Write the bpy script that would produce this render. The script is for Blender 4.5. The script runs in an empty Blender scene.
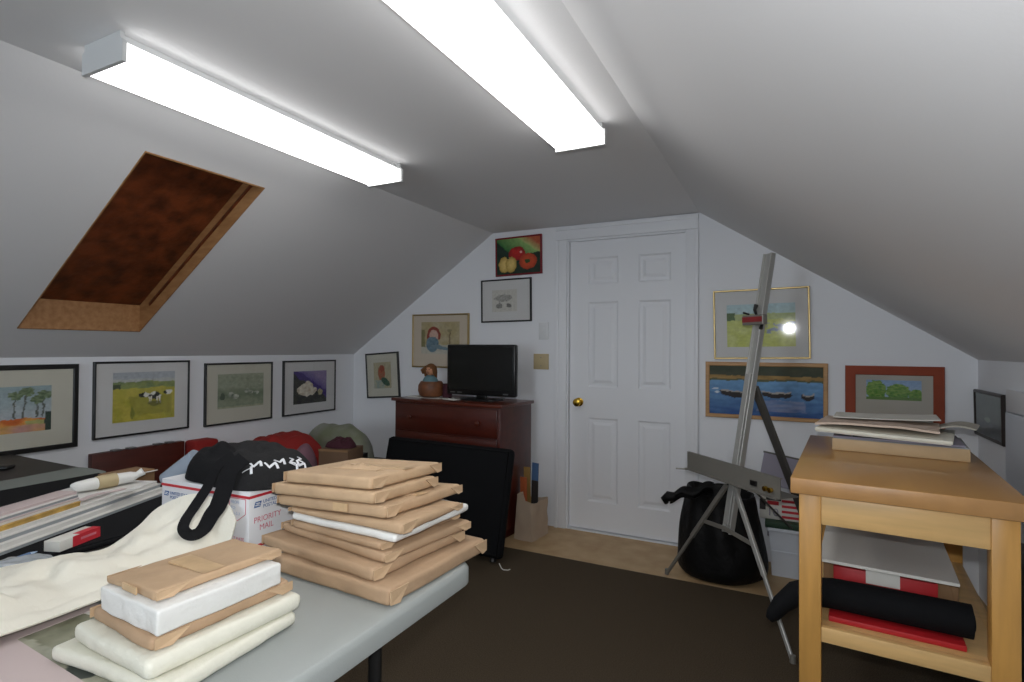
import bpy, bmesh, math, random
from mathutils import Vector, Matrix, noise
C = bpy.context.scene.collection
PI = math.pi
R = math.radians
random.seed(4)

# ------------------------------------------------------------------ materials
def lin(h):
    h = h.lstrip('#')
    out = []
    for i in (0, 2, 4):
        c = int(h[i:i+2], 16) / 255
        out.append(c / 12.92 if c <= .04045 else ((c + .055) / 1.055) ** 2.4)
    return (*out, 1)

def mat(name, col, rough=.6, metal=0, var=.0, vscale=8, bump=0, bscale=60, spec=.5, col2=None, coat=0, stretch=None, emit=None, trans=0, sheen=0):
    m = bpy.data.materials.new(name); m.use_nodes = True
    nt = m.node_tree; b = nt.nodes['Principled BSDF']
    c = lin(col) if isinstance(col, str) else (*col, 1)
    b.inputs['Base Color'].default_value = c
    b.inputs['Roughness'].default_value = rough
    b.inputs['Metallic'].default_value = metal
    b.inputs['Specular IOR Level'].default_value = spec
    b.inputs['Coat Weight'].default_value = coat
    if sheen: b.inputs['Sheen Weight'].default_value = sheen
    if trans: b.inputs['Transmission Weight'].default_value = trans
    tc = nt.nodes.new('ShaderNodeTexCoord'); src = tc.outputs['Object']
    if stretch:
        mp = nt.nodes.new('ShaderNodeMapping'); mp.inputs['Scale'].default_value = stretch
        nt.links.new(src, mp.inputs[0]); src = mp.outputs[0]
    if var or col2:
        n = nt.nodes.new('ShaderNodeTexNoise'); n.inputs['Scale'].default_value = vscale; n.inputs['Detail'].default_value = 5
        nt.links.new(src, n.inputs['Vector'])
        r = nt.nodes.new('ShaderNodeValToRGB')
        c2 = lin(col2) if col2 else tuple(x * (1 - var) for x in c[:3]) + (1,)
        c1 = c if col2 else tuple(min(1, x * (1 + var * .5)) for x in c[:3]) + (1,)
        r.color_ramp.elements[0].position = .35; r.color_ramp.elements[1].position = .65
        r.color_ramp.elements[0].color = c2; r.color_ramp.elements[1].color = c1
        nt.links.new(n.outputs['Fac'], r.inputs[0]); nt.links.new(r.outputs[0], b.inputs['Base Color'])
    if bump:
        n2 = nt.nodes.new('ShaderNodeTexNoise'); n2.inputs['Scale'].default_value = bscale; n2.inputs['Detail'].default_value = 4
        nt.links.new(src, n2.inputs['Vector'])
        bp = nt.nodes.new('ShaderNodeBump'); bp.inputs['Strength'].default_value = bump; bp.inputs['Distance'].default_value = .01
        nt.links.new(n2.outputs['Fac'], bp.inputs['Height']); nt.links.new(bp.outputs[0], b.inputs['Normal'])
    if emit:
        b.inputs['Emission Color'].default_value = (*emit[:3], 1); b.inputs['Emission Strength'].default_value = emit[3]
    return m

def glass_mat():
    m = bpy.data.materials.new('picture_glass'); m.use_nodes = True
    nt = m.node_tree; nt.nodes.clear()
    o = nt.nodes.new('ShaderNodeOutputMaterial'); mx = nt.nodes.new('ShaderNodeMixShader')
    t = nt.nodes.new('ShaderNodeBsdfTransparent'); g = nt.nodes.new('ShaderNodeBsdfGlossy'); g.inputs['Roughness'].default_value = .055
    f = nt.nodes.new('ShaderNodeFresnel'); f.inputs['IOR'].default_value = 1.45
    ge = nt.nodes.new('ShaderNodeNewGeometry'); inv = nt.nodes.new('ShaderNodeMath'); inv.operation = 'SUBTRACT'; inv.inputs[0].default_value = 1
    nt.links.new(ge.outputs['Backfacing'], inv.inputs[1]); mu = nt.nodes.new('ShaderNodeMath'); mu.operation = 'MULTIPLY'
    nt.links.new(f.outputs[0], mu.inputs[0]); nt.links.new(inv.outputs[0], mu.inputs[1]); nt.links.new(mu.outputs[0], mx.inputs[0]); nt.links.new(t.outputs[0], mx.inputs[1]); nt.links.new(g.outputs[0], mx.inputs[2])
    nt.links.new(mx.outputs[0], o.inputs[0]); return m

def paint_mat():
    m = bpy.data.materials.new('painted_paper'); m.use_nodes = True
    nt = m.node_tree; b = nt.nodes['Principled BSDF']; b.inputs['Roughness'].default_value = .75
    a = nt.nodes.new('ShaderNodeAttribute'); a.attribute_name = 'paint'
    nt.links.new(a.outputs['Color'], b.inputs['Base Color']); return m

M = dict(
    wall=mat('wall_paint', '#e2e4e8', .85, bump=.05, bscale=90),
    ceiling=mat('ceiling_paint', '#dededf', .9, bump=.03, bscale=120),
    door=mat('door_paint', '#e2e4e8', .5),
    carpet=mat('carpet_pile', '#564b3d', .98, var=.35, vscale=220, bump=.6, bscale=500, spec=.1),
    vinyl=mat('floor_vinyl', '#c2a67e', .55, col2='#ad8f68', vscale=6),
    skyboard=mat('strand_board', '#7c3e1e', .5, col2='#4a2410', vscale=11, bump=.7, bscale=16),
    skywood=mat('well_wood', '#a87c50', .6, col2='#94683e', vscale=10, stretch=(1, 4, 4)),
    lampmetal=mat('lamp_enamel', '#d2d4d4', .45),
    lens=mat('lamp_lens', '#ffffff', .5, emit=(1, .985, .97, 6.8)), lensside=mat('lamp_lens_side', '#ffffff', .5, emit=(1, .985, .97, 2.6)),
    brass=mat('brass', '#c9a13e', .22, metal=1),
    gold=mat('gold_frame', '#b8a272', .38, metal=1),
    black=mat('black_frame', '#121212', .4),
    matboard=mat('cream_mat', '#c2c0b2', .9), matwhite=mat('white_mat', '#cbcbca', .9), matpink=mat('pinkish_mat', '#c4b8a6', .9),
    glass=glass_mat(), paint=paint_mat(),
    redframe=mat('crimson_frame', '#7a1420', .4), rustmat=mat('rust_mat', '#8c3a1c', .7, var=.1),
    pine=mat('pale_wood_frame', '#b58a58', .5, var=.15, stretch=(1, 1, 8)),
    greymat=mat('grey_mat', '#a9a499', .9),
    darkframe=mat('dark_frame', '#2a2220', .4),
    table=mat('grey_plastic_top', '#989d9b', .5, bump=.05, bscale=300),
    blackmetal=mat('black_metal', '#161616', .45),
    kraft=mat('kraft_paper', '#b69979', .75, var=.1, vscale=14, bump=.4, bscale=26),
    kraft2=mat('kraft_paper_dark', '#ad9072', .75, var=.1, vscale=10, bump=.4, bscale=24),
    kraft3=mat('kraft_paper_tan', '#bc9f7e', .72, var=.1, vscale=12, bump=.4, bscale=30),
    whitewrap=mat('white_wrap', '#dcdcd8', .42, bump=.5, bscale=30),
    creamwrap=mat('cream_wrap', '#d9d7c8', .42, bump=.55, bscale=30),
    tape=mat('parcel_tape', '#c4a680', .35, var=.1, vscale=40, spec=.3),
    boxwhite=mat('box_card', '#dcdcde', .6),
    red=mat('red_ink', '#c02a35', .6), blue=mat('blue_ink', '#3a5f96', .6), pinkink=mat('faded_red_ink', '#c8707c', .6), paleblue=mat('pale_blue_ink', '#9fb2cc', .6),
    blackcloth=mat('black_cloth', '#141416', .9, bump=.2, bscale=120, spec=.2),
    casecloth=mat('black_nylon', '#0c0d10', .85, bump=.15, bscale=200, spec=.2),
    greycloth=mat('charcoal_cloth', '#212122', .9, bump=.2, bscale=150, spec=.2),
    whiteprint=mat('white_print', '#d8dade', .7),
    canvas=mat('cream_canvas', '#e2ded0', .9, bump=.2, bscale=90),
    darktop=mat('dark_tabletop', '#2b2523', .5, var=.15, vscale=5),
    greyboard=mat('grey_board', '#7e837d', .7),
    boardwhite=mat('mat_board_white', '#cfcdc8', .85), boardcore=mat('mat_board_grey', '#8f9496', .8), boardpink=mat('mat_board_rose', '#c0b0ae', .85),
    yellowwood=mat('raw_strip', '#c09b50', .7, var=.3, vscale=30),
    redwood=mat('red_brown_wood', '#4e1d12', .45, var=.2, vscale=4, stretch=(1, 1, 8)),
    carton=mat('carton', '#8a6a4a', .8, var=.06), cartondark=mat('carton_dark', '#6a513c', .8, var=.06),
    greyplastic=mat('grey_blue_plastic', '#8f9aa8', .2, spec=.8),
    clearplastic=mat('thin_plastic', '#9aa0a4', .25, spec=.8, bump=.5, bscale=30),
    greenbag=mat('green_grey_plastic', '#85877e', .4, col2='#73785f', vscale=7, bump=.3, bscale=20),
    redcloth=mat('red_cloth', '#8e1d18', .85, bump=.2, bscale=60), mauve=mat('mauve_cloth', '#7d5a66', .85, bump=.2, bscale=60), maroon=mat('maroon_cloth', '#3c1220', .85),
    dresser=mat('dresser_wood', '#4a190d', .35, var=.25, vscale=3, stretch=(1, 6, 6), coat=.2),
    dressertop=mat('dresser_top_wood', '#54200f', .3, var=.2, vscale=3, stretch=(1, 6, 6), coat=.3),
    tvblack=mat('tv_plastic', '#0b0b0b', .3), screen=mat('tv_screen', '#0c0d0c', .25),
    potbrown=mat('brown_pottery', '#7a4a2a', .55, col2='#5f3a24', vscale=20), skin=mat('figurine_skin', '#c08a68', .7), hair=mat('figurine_hair', '#6b4420', .8, bump=.5, bscale=120), teal=mat('figurine_teal', '#5f7f86', .7),
    plate=mat('white_plate', '#d6d8da', .4), beige=mat('beige_plate', '#b5a47e', .5),
    alu=mat('aluminium', '#b4b4b0', .4, metal=.45), alud=mat('dull_aluminium', '#84817a', .5, metal=.35), aludark=mat('dark_strut', '#55534f', .5, metal=.3),
    redplastic=mat('red_plastic', '#8c2a2c', .4), binblack=mat('bin_plastic', '#0d0d0e', .4, bump=.1, bscale=20), binbag=mat('bin_bag', '#070708', .6, bump=.6, bscale=25, spec=.25),
    plasticwhite=mat('white_plastic', '#cfd4dc', .4), green=mat('dark_green', '#24402c', .6), lilac=mat('lilac_grey', '#8c8896', .7),
    benchtop=mat('bench_top_beech', '#b88a4c', .3, col2='#ab7c3e', vscale=4, stretch=(1, .18, 1), coat=.25), benchedge=mat('bench_edge_beech', '#b78955', .4, var=.1, vscale=14),
    benchleg=mat('bench_leg_beech', '#c9964e', .4, var=.12, vscale=6, stretch=(6, 6, .6)), benchrail=mat('bench_rail_beech', '#dcb478', .4, var=.12, vscale=6, stretch=(.6, 6, 6)),
    redfolder=mat('red_card', '#b01c22', .5), paperwhite=mat('white_paper', '#d2d0c8', .8), paperpink=mat('pinkish_paper', '#c8b4a4', .85), paperbag=mat('beige_paper', '#b3a08c', .85, bump=.4, bscale=25),
    orange=mat('orange_card', '#a5532c', .6), bluec=mat('blue_card', '#46648c', .6), darkpl=mat('dark_folder', '#2c2826', .6), ochre=mat('ochre_card', '#8d6f3c', .6), creamw=mat('cream_wood', '#b59a74', .55, var=.08), steel=mat('steel', '#8a8a8a', .35, metal=1),
)

# ------------------------------------------------------------------ object helpers
def add(o, parent=None):
    C.objects.link(o)
    if parent is not None: o.parent = parent
    return o

def obj(name, bm, m, parent=None, angle=35, loc=None, rz=0):
    me = bpy.data.meshes.new(name)
    bmesh.ops.recalc_face_normals(bm, faces=bm.faces[:])
    for f in bm.faces: f.smooth = True
    bm.to_mesh(me); bm.free()
    me.set_sharp_from_angle(angle=R(angle))
    for x in (m if isinstance(m, (list, tuple)) else [m]): me.materials.append(M[x])
    o = add(bpy.data.objects.new(name, me), parent)
    if loc is not None: o.location = loc
    if rz: o.rotation_euler.z = rz
    return o

def tag(o, label, cat, group=None):
    o['label'] = label; o['category'] = cat
    if group: o['group'] = group
    return o

def thing(name, label, cat, loc=(0, 0, 0), rz=0, group=None):
    o = add(bpy.data.objects.new(name, None)); o.location = loc; o.rotation_euler = (0, 0, rz); o.empty_display_size = .1
    return tag(o, label, cat, group)

def struct(name, bm, m, parent=None, **k):
    o = obj(name, bm, m, parent, **k)
    if parent is None: o['kind'] = 'structure'
    return o

def NB(): return bmesh.new()

def merge(bm, t, mi=0, mx=None):
    if mx is not None: bmesh.ops.transform(t, matrix=mx, verts=t.verts[:])
    for f in t.faces: f.material_index = mi
    me = bpy.data.meshes.new('tmp'); t.to_mesh(me); t.free(); bm.from_mesh(me); bpy.data.meshes.remove(me)

def box(bm, lo, hi, bev=0, seg=2, mi=0, mx=None):
    t = bmesh.new()
    bmesh.ops.create_cube(t, size=1)
    for v in t.verts: v.co = Vector([lo[i] + (v.co[i] + .5) * (hi[i] - lo[i]) for i in range(3)])
    if bev: bmesh.ops.bevel(t, geom=t.edges[:], offset=bev, segments=seg, affect='EDGES', profile=.5)
    merge(bm, t, mi, mx); return bm

def hexa(bm, p, mi=0):
    """p = 8 corners: bottom 4 ccw then top 4"""
    t = bmesh.new(); v = [t.verts.new(q) for q in p]
    for f in ((3, 2, 1, 0), (4, 5, 6, 7), (0, 1, 5, 4), (1, 2, 6, 5), (2, 3, 7, 6), (3, 0, 4, 7)): t.faces.new([v[i] for i in f])
    merge(bm, t, mi); return bm

def tube(bm, pts, r, n=12, mi=0, cap=True, flat=None):
    t = bmesh.new(); pts = [Vector(p) for p in pts]; rs = r if isinstance(r, (list, tuple)) else [r] * len(pts)
    rings = []; up = None
    for i, p in enumerate(pts):
        d = (pts[min(i + 1, len(pts) - 1)] - pts[max(i - 1, 0)]).normalized()
        if up is None: up = Vector((0, 0, 1)) if abs(d.z) < .9 else Vector((1, 0, 0))
        s = d.cross(up).normalized(); u = s.cross(d).normalized(); up = u
        fu = flat or 1
        rings.append([t.verts.new(p + s * math.cos(2 * PI * k / n) * rs[i] + u * math.sin(2 * PI * k / n) * rs[i] * fu) for k in range(n)])
    for a, b in zip(rings, rings[1:]):
        for k in range(n): t.faces.new((a[k], a[(k + 1) % n], b[(k + 1) % n], b[k]))
    if cap: t.faces.new(rings[0][::-1]); t.faces.new(rings[-1])
    merge(bm, t, mi); return bm

def bar(bm, p0, p1, w, h, side, bev=0, mi=0):
    """rectangular bar from p0 to p1, width w along 'side', height h perpendicular"""
    p0 = Vector(p0); p1 = Vector(p1); d = (p1 - p0).normalized(); s = Vector(side); s = (s - d * s.dot(d)).normalized(); u = d.cross(s)
    L = (p1 - p0).length
    mx = Matrix.Translation(p0) @ Matrix((s, u, d)).transposed().to_4x4()
    return box(bm, (-w / 2, -h / 2, 0), (w / 2, h / 2, L), bev, 1, mi, mx)

def lathe(bm, prof, n=24, mi=0, mx=None):
    t = bmesh.new(); rings = []
    for r, z in prof: rings.append([t.verts.new((r * math.cos(2 * PI * k / n), r * math.sin(2 * PI * k / n), z)) for k in range(n)])
    for a, b in zip(rings, rings[1:]):
        for k in range(n): t.faces.new((a[k], a[(k + 1) % n], b[(k + 1) % n], b[k]))
    if prof[0][0] > 1e-4: t.faces.new(rings[0][::-1])
    if prof[-1][0] > 1e-4: t.faces.new(rings[-1])
    bmesh.ops.remove_doubles(t, verts=t.verts[:], dist=1e-5)
    merge(bm, t, mi, mx); return bm

def prism(bm, poly, axis, a, b, mi=0, bev=0):
    """extrude 2D polygon along axis index from a to b; poly coords are the other two axes in order"""
    t = bmesh.new(); o = [i for i in range(3) if i != axis]
    def P(q, w):
        v = [0, 0, 0]; v[o[0]] = q[0]; v[o[1]] = q[1]; v[axis] = w; return v
    A = [t.verts.new(P(q, a)) for q in poly]; B = [t.verts.new(P(q, b)) for q in poly]; n = len(poly)
    t.faces.new(A[::-1]); t.faces.new(B)
    for k in range(n): t.faces.new((A[k], A[(k + 1) % n], B[(k + 1) % n], B[k]))
    if bev: bmesh.ops.bevel(t, geom=t.edges[:], offset=bev, segments=2, affect='EDGES', profile=.5)
    merge(bm, t, mi); return bm

def sheet(bm, fn, nu, nv, th=.003, mi=0):
    """solid sheet: top grid fn(u,v), offset down along normal by th"""
    g = [[Vector(fn(i / nu, j / nv)) for j in range(nv + 1)] for i in range(nu + 1)]
    t = bmesh.new()
    def nrm(i, j):
        a = g[min(i + 1, nu)][j] - g[max(i - 1, 0)][j]; b = g[i][min(j + 1, nv)] - g[i][max(j - 1, 0)]
        n = a.cross(b); return n.normalized() if n.length > 1e-9 else Vector((0, 0, 1))
    T = [[t.verts.new(g[i][j]) for j in range(nv + 1)] for i in range(nu + 1)]
    B = [[t.verts.new(g[i][j] - nrm(i, j) * th) for j in range(nv + 1)] for i in range(nu + 1)]
    for i in range(nu):
        for j in range(nv):
            t.faces.new((T[i][j], T[i + 1][j], T[i + 1][j + 1], T[i][j + 1])); t.faces.new((B[i][j], B[i][j + 1], B[i + 1][j + 1], B[i + 1][j]))
    for i in range(nu):
        t.faces.new((T[i][0], B[i][0], B[i + 1][0], T[i + 1][0])); t.faces.new((T[i][nv], T[i + 1][nv], B[i + 1][nv], B[i][nv]))
    for j in range(nv):
        t.faces.new((T[0][j], T[0][j + 1], B[0][j + 1], B[0][j])); t.faces.new((T[nu][j], B[nu][j], B[nu][j + 1], T[nu][j + 1]))
    merge(bm, t, mi); return bm

def nz(x, y, z=0, s=1, seed=0): return noise.noise(Vector((x * s + seed * 7.3, y * s - seed * 3.1, z * s + seed)))

def lerp_pts(P, t):
    f = t * (len(P) - 1); i = min(int(f), len(P) - 2); k = f - i
    # catmull-rom
    p0, p1, p2, p3 = (Vector(P[max(i - 1, 0)]), Vector(P[i]), Vector(P[i + 1]), Vector(P[min(i + 2, len(P) - 1)]))
    return .5 * ((2 * p1) + (p2 - p0) * k + (2 * p0 - 5 * p1 + 4 * p2 - p3) * k * k + (3 * p1 - p0 - 3 * p2 + p3) * k ** 3)

def heap(bm, outline, z0, H, seed=0, wr=.015, wscale=9, power=.55, peak=None, nr=14, na=64, mi=0):
    """soft pile of cloth or plastic with a closed base; outline is a list of xy points"""
    t = bmesh.new(); n = len(outline)
    cx = sum(p[0] for p in outline) / n; cy = sum(p[1] for p in outline) / n
    if peak: cx, cy = peak
    P = [Vector((p[0], p[1], 0)) for p in outline]
    loop = P + [P[0], P[1]]
    def bd(a):
        f = a * n; i = int(f) % n; k = f - int(f)
        p0, p1, p2, p3 = P[(i - 1) % n], P[i], P[(i + 1) % n], P[(i + 2) % n]
        return .5 * ((2 * p1) + (p2 - p0) * k + (2 * p0 - 5 * p1 + 4 * p2 - p3) * k * k + (3 * p1 - p0 - 3 * p2 + p3) * k ** 3)
    rings = []
    for j in range(1, nr + 1):
        r = j / nr; ring = []
        for a in range(na):
            b = bd(a / na); x = cx + (b.x - cx) * r; y = cy + (b.y - cy) * r
            h = H * max(0, 1 - r ** 2.2) ** power
            w = (nz(x, y, 0, wscale, seed) + .6 * nz(x, y, 0, wscale * 2.3, seed + 1)) * wr * (1 - r ** 4)
            ring.append(t.verts.new((x, y, z0 + max(.0, h + w) + .002)))
        rings.append(ring)
    c = t.verts.new((cx, cy, z0 + H + nz(cx, cy, 0, wscale, seed) * wr))
    for a in range(na): t.faces.new((c, rings[0][a], rings[0][(a + 1) % na]))
    for A, B in zip(rings, rings[1:]):
        for a in range(na): t.faces.new((A[a], B[a], B[(a + 1) % na], A[(a + 1) % na]))
    bot = [t.verts.new((v.co.x, v.co.y, z0)) for v in rings[-1]]
    for a in range(na): t.faces.new((rings[-1][a], bot[a], bot[(a + 1) % na], rings[-1][(a + 1) % na]))
    t.faces.new(bot[::-1])
    merge(bm, t, mi); return bm

def text(name, s, size, m, parent, mx, align='LEFT'):
    cu = bpy.data.curves.new('lettering', 'FONT'); cu.body = s; cu.size = size; cu.align_x = align; cu.extrude = .0002
    tmp = bpy.data.objects.new('lettering', cu); C.objects.link(tmp)
    dg = bpy.context.evaluated_depsgraph_get(); dg.update()
    me = bpy.data.meshes.new_from_object(tmp.evaluated_get(dg)); bpy.data.objects.remove(tmp); bpy.data.curves.remove(cu)
    me.materials.clear(); me.materials.append(M[m]); me.transform(mx); me.name = name
    return add(bpy.data.objects.new(name, me), parent)

# ------------------------------------------------------------------ room
XL, XR, D, YB = -3.406, .883, 3.685, -2.6
FL, FR, ZF, ZL, ZR = -2.026, -.513, 2.147, 1.208, 1.225
struct('floor', box(NB(), (XL - .1, YB - .1, -.12), (XR + .1, D + .1, -.006)), 'vinyl')
cp = obj('carpet', box(NB(), (XL, YB, -.006), (XR, 3.145, 0)), 'carpet')
tag(cp, 'dark brown carpet whose edge stops short of the white door', 'carpet')
struct('wall_left', box(NB(), (XL - .1, YB, -.1), (XL, D, ZL + .05)), 'wall')
struct('wall_right', box(NB(), (XR, YB, -.1), (XR + .1, D, ZR + .05)), 'wall')
DX0, DX1, DZ = -1.412, -.604, 2.036
b = NB()
prism(b, [(XL - .1, -.1), (DX0, -.1), (DX0, 2.3), (FL, 2.3), (XL - .1, 1.3)], 1, D, D + .12)
prism(b, [(DX1, -.1), (XR + .1, -.1), (XR + .1, 1.3), (FR, 2.3), (DX1, 2.3)], 1, D, D + .12)
prism(b, [(DX0, DZ), (DX1, DZ), (DX1, 2.3), (DX0, 2.3)], 1, D, D + .12); box(b, (DX0 - .05, D + .121, -.1), (DX1 + .05, D + .14, 2.3))  # last box: unseen panel added behind the door to block leaking outside light
struct('wall_back', b, 'wall')
WX0, WX1, WZ0, WZ1 = -2.0, -1.22, .78, 2.0
b = NB()
prism(b, [(XL - .1, -.1), (WX0, -.1), (WX0, 2.3), (FL, 2.3), (XL - .1, 1.3)], 1, YB - .1, YB)
prism(b, [(WX1, -.1), (XR + .1, -.1), (XR + .1, 1.3), (FR, 2.3), (WX1, 2.3)], 1, YB - .1, YB)
prism(b, [(WX0, -.1), (WX1, -.1), (WX1, WZ0), (WX0, WZ0)], 1, YB - .1, YB); prism(b, [(WX0, WZ1), (WX1, WZ1), (WX1, 2.3), (WX0, 2.3)], 1, YB - .1, YB)
struct('wall_front', b, 'wall')
wf = add(bpy.data.objects.new('window_2', None)); wf.location = ((WX0 + WX1) / 2, YB - .05, WZ0); wf['kind'] = 'structure'
b = NB()
for x in (-.39, -.02, .35): box(b, (x, -.03, 0), (x + .04, .03, 1.22), .004)
for z in (0, .59, 1.18): box(b, (-.39, -.028, z), (.39, .028, z + .04), .004)
struct('window_frame', b, 'door', wf); struct('window_pane', box(NB(), (-.385, -.002, .01), (.385, .002, 1.21)), 'glass', wf)
sl = (ZF - ZL) / (FL - XL)
SX0, SX1, SY0, SY1 = -3.197, -2.213, 1.247, 1.786
zsl = lambda x: ZL + (x - XL) * sl
def slab(b, x0, x1, y0, y1):
    hexa(b, [(x0, y0, zsl(x0)), (x1, y0, zsl(x1)), (x1, y1, zsl(x1)), (x0, y1, zsl(x0)), (x0, y0, zsl(x0) + .03), (x1, y0, zsl(x1) + .03), (x1, y1, zsl(x1) + .03), (x0, y1, zsl(x0) + .03)])
b = NB()
slab(b, XL - .05, FL, YB, SY0); slab(b, XL - .05, FL, SY1, D + .02); slab(b, XL - .05, SX0, SY0, SY1); slab(b, SX1, FL, SY0, SY1)
box(b, (FL, YB, ZF), (FR, D + .02, ZF + .03))
sr = (ZF - ZR) / (XR - FR); x1 = XR + .05; z1 = ZR - .05 * sr
hexa(b, [(FR, YB, ZF), (x1, YB, z1), (x1, D + .02, z1), (FR, D + .02, ZF), (FR, YB, ZF + .03), (x1, YB, z1 + .03), (x1, D + .02, z1 + .03), (FR, D + .02, ZF + .03)])
struct('ceiling', b, 'ceiling', angle=5)
# boarded roof window in the slope
win = add(bpy.data.objects.new('window_1', None)); win.location = (SX0, SY0, zsl(SX0)); win['kind'] = 'structure'
def wl(x, y, dz): return (x - SX0, y - SY0, zsl(x) - zsl(SX0) + dz)
WD = .16
def well(b, x0, y0, x1, y1):
    hexa(b, [wl(x0, y0, -.003), wl(x1, y0, -.003), wl(x1, y1, -.003), wl(x0, y1, -.003), wl(x0, y0, WD), wl(x1, y0, WD), wl(x1, y1, WD), wl(x0, y1, WD)])
b = NB(); t = .018
e = .004; well(b, SX0 - .001, SY0 + e, SX0 + e, SY1 - e); well(b, SX1 - e, SY0 + e, SX1 + .001, SY1 - e); well(b, SX0 - .001, SY0 - .001, SX1 + .001, SY0 + e); well(b, SX0 - .001, SY1 - e, SX1 + .001, SY1 + .001)
struct('well_lining', b, 'skywood', win)
b = NB()
hexa(b, [wl(SX0 + .1, SY1 - .012, .07), wl(SX1 - .06, SY1 - .012, .07), wl(SX1 - .06, SY1, .07), wl(SX0 + .1, SY1, .07), wl(SX0 + .1, SY1 - .012, .085), wl(SX1 - .06, SY1 - .012, .085), wl(SX1 - .06, SY1, .085), wl(SX0 + .1, SY1, .085)])
struct('stop_bead', b, 'skyboard', win)
b = NB(); z = WD - .02
hexa(b, [wl(SX0, SY0, z), wl(SX1, SY0, z), wl(SX1, SY1, z), wl(SX0, SY1, z), wl(SX0, SY0, WD + .03), wl(SX1, SY0, WD + .03), wl(SX1, SY1, WD + .03), wl(SX0, SY1, WD + .03)])
struct('boarding', b, 'skyboard', win)

# door with six raised panels, casing, knob
door = add(bpy.data.objects.new('door_1', None)); door.location = (-1.008, D + .03, .004); door['kind'] = 'structure'
hw = .398; b = NB(); th = .035
cols = [(-.262, -.047), (.093, .308)]; rows = [(.196, .782), (.996, 1.596), (1.72, 1.908)]
xs = [-hw, cols[0][0], cols[0][1], cols[1][0], cols[1][1], hw]; zs = [.002, rows[0][0], rows[0][1], rows[1][0], rows[1][1], rows[2][0], rows[2][1], 2.028]
t = bmesh.new(); vg = {}
def V(x, y, z):
    k = (round(x, 4), round(y, 4), round(z, 4))
    if k not in vg: vg[k] = t.verts.new((x, y, z))
    return vg[k]
for i in range(5):
    for j in range(7):
        a, c_, d, e = xs[i], xs[i + 1], zs[j], zs[j + 1]
        if i in (1, 3) and j in (1, 3, 5):
            L = [(0, 0), (.012, .009), (.03, .009), (.05, .002)]
            for (o1, y1), (o2, y2) in zip(L, L[1:]):
                A = [(a + o1, y1, d + o1), (c_ - o1, y1, d + o1), (c_ - o1, y1, e - o1), (a + o1, y1, e - o1)]
                B = [(a + o2, y2, d + o2), (c_ - o2, y2, d + o2), (c_ - o2, y2, e - o2), (a + o2, y2, e - o2)]
                for k in range(4): t.faces.new([V(*A[k]), V(*A[(k + 1) % 4]), V(*B[(k + 1) % 4]), V(*B[k])])
            o = L[-1][0]; y = L[-1][1]
            t.faces.new([V(a + o, y, d + o), V(c_ - o, y, d + o), V(c_ - o, y, e - o), V(a + o, y, e - o)])
        else: t.faces.new([V(a, 0, d), V(c_, 0, d), V(c_, 0, e), V(a, 0, e)])
box(t, (-hw, .012, .002), (hw, .04, 2.028))
struct('door_panel', t, 'door', door, angle=12)
b = NB(); mx = Matrix.Translation((-.327, 0, .888)) @ Matrix.Rotation(R(90), 4, 'X')
lathe(b, [(.031, .0), (.031, .004), (.012, .008), (.011, .03), (.024, .038), (.029, .05), (.025, .062), (.001, .066)], 24, 0, mx)
struct('door_handle', b, 'brass', door)
b = NB()
for x0, x1 in ((-1.500, -1.418), (-.598, -.522)):
    box(b, (x0, D - .016, -.006), (x1, D, 2.045), .004)
    box(b, (x0 + (-.003 if x0 < -1 else .052), D - .024, -.006), (x0 + (.024 if x0 < -1 else .079), D, 2.044), .005)
box(b, (-1.500, D - .017, 2.0455), (-.522, D, 2.135), .004)
box(b, (-1.503, D - .025, 2.112), (-.519, D, 2.138), .005)
struct('trim_1', b, 'door')
b = NB()
box(b, (DX0, D, -.006), (DX0 + .004, D + .1, DZ)); box(b, (DX1 - .004, D, -.006), (DX1, D + .1, DZ)); box(b, (DX0, D, DZ - .004), (DX1, D + .1, DZ)); box(b, (DX0, D, -.006), (DX1, D + .1, .0))
struct('trim_2', b, 'vinyl' if False else 'door')
# access panel in the low right wall
a = add(bpy.data.objects.new('door_2', None)); a.location = (XR, 2.75, 0); a['kind'] = 'structure'
struct('door_panel', box(NB(), (-.02, -.42, .01), (-.001, .455, 1.0), .003), 'plasticwhite', a)
struct('trim_board', box(NB(), (-.016, -.5, 1.005), (-.001, .46, 1.10), .003), 'boxwhite', a)

# ------------------------------------------------------------------ fluorescent lamps
def lamp(x0, x1, y0, y1, label):
    zb = 2.06; zt = ZF - .001; cx = (x0 + x1) / 2; cy = (y0 + y1) / 2; w = (x1 - x0) / 2; l = (y1 - y0) / 2; h = zt - zb
    T = thing('ceiling_light', label, 'light fixture', (cx, cy, zb), 0, 'fluorescent ceiling lights')
    b = NB(); prism(b, [(-w + .03, h), (-w + .03, h - .02), (-w + .014, h - .028), (w - .014, h - .028), (w - .03, h - .02), (w - .03, h)], 1, -l + .01, l - .01)
    obj('housing', b, 'lampmetal', T)
    b = NB(); prism(b, [(-w + .008, h - .029), (-w + .004, .012), (-w + .012, .004), (w - .012, .004), (w - .004, .012), (w - .008, h - .029)], 1, -l + .0125, l - .0125)
    dfo = obj('diffuser', b, ['lens', 'lensside'], T)
    for f in dfo.data.polygons: f.material_index = 0 if f.normal.z < -.5 else 1
    for s in (-1, 1):
        b = NB(); prism(b, [(-w, 0), (w, 0), (w, h - .026), (w - .012, h - .018), (w - .012, h), (-w + .012, h), (-w + .012, h - .018), (-w, h - .026)], 1, min(s * l, s * (l - .012)), max(s * l, s * (l - .012)))
        obj('end_cap', b, 'lampmetal', T)
lamp(-1.851, -1.645, .862, 2.098, 'long white fluorescent light beside the boarded roof window')
lamp(-.842, -.636, .80, 2.057, 'long white fluorescent light near the door side slope')

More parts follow.
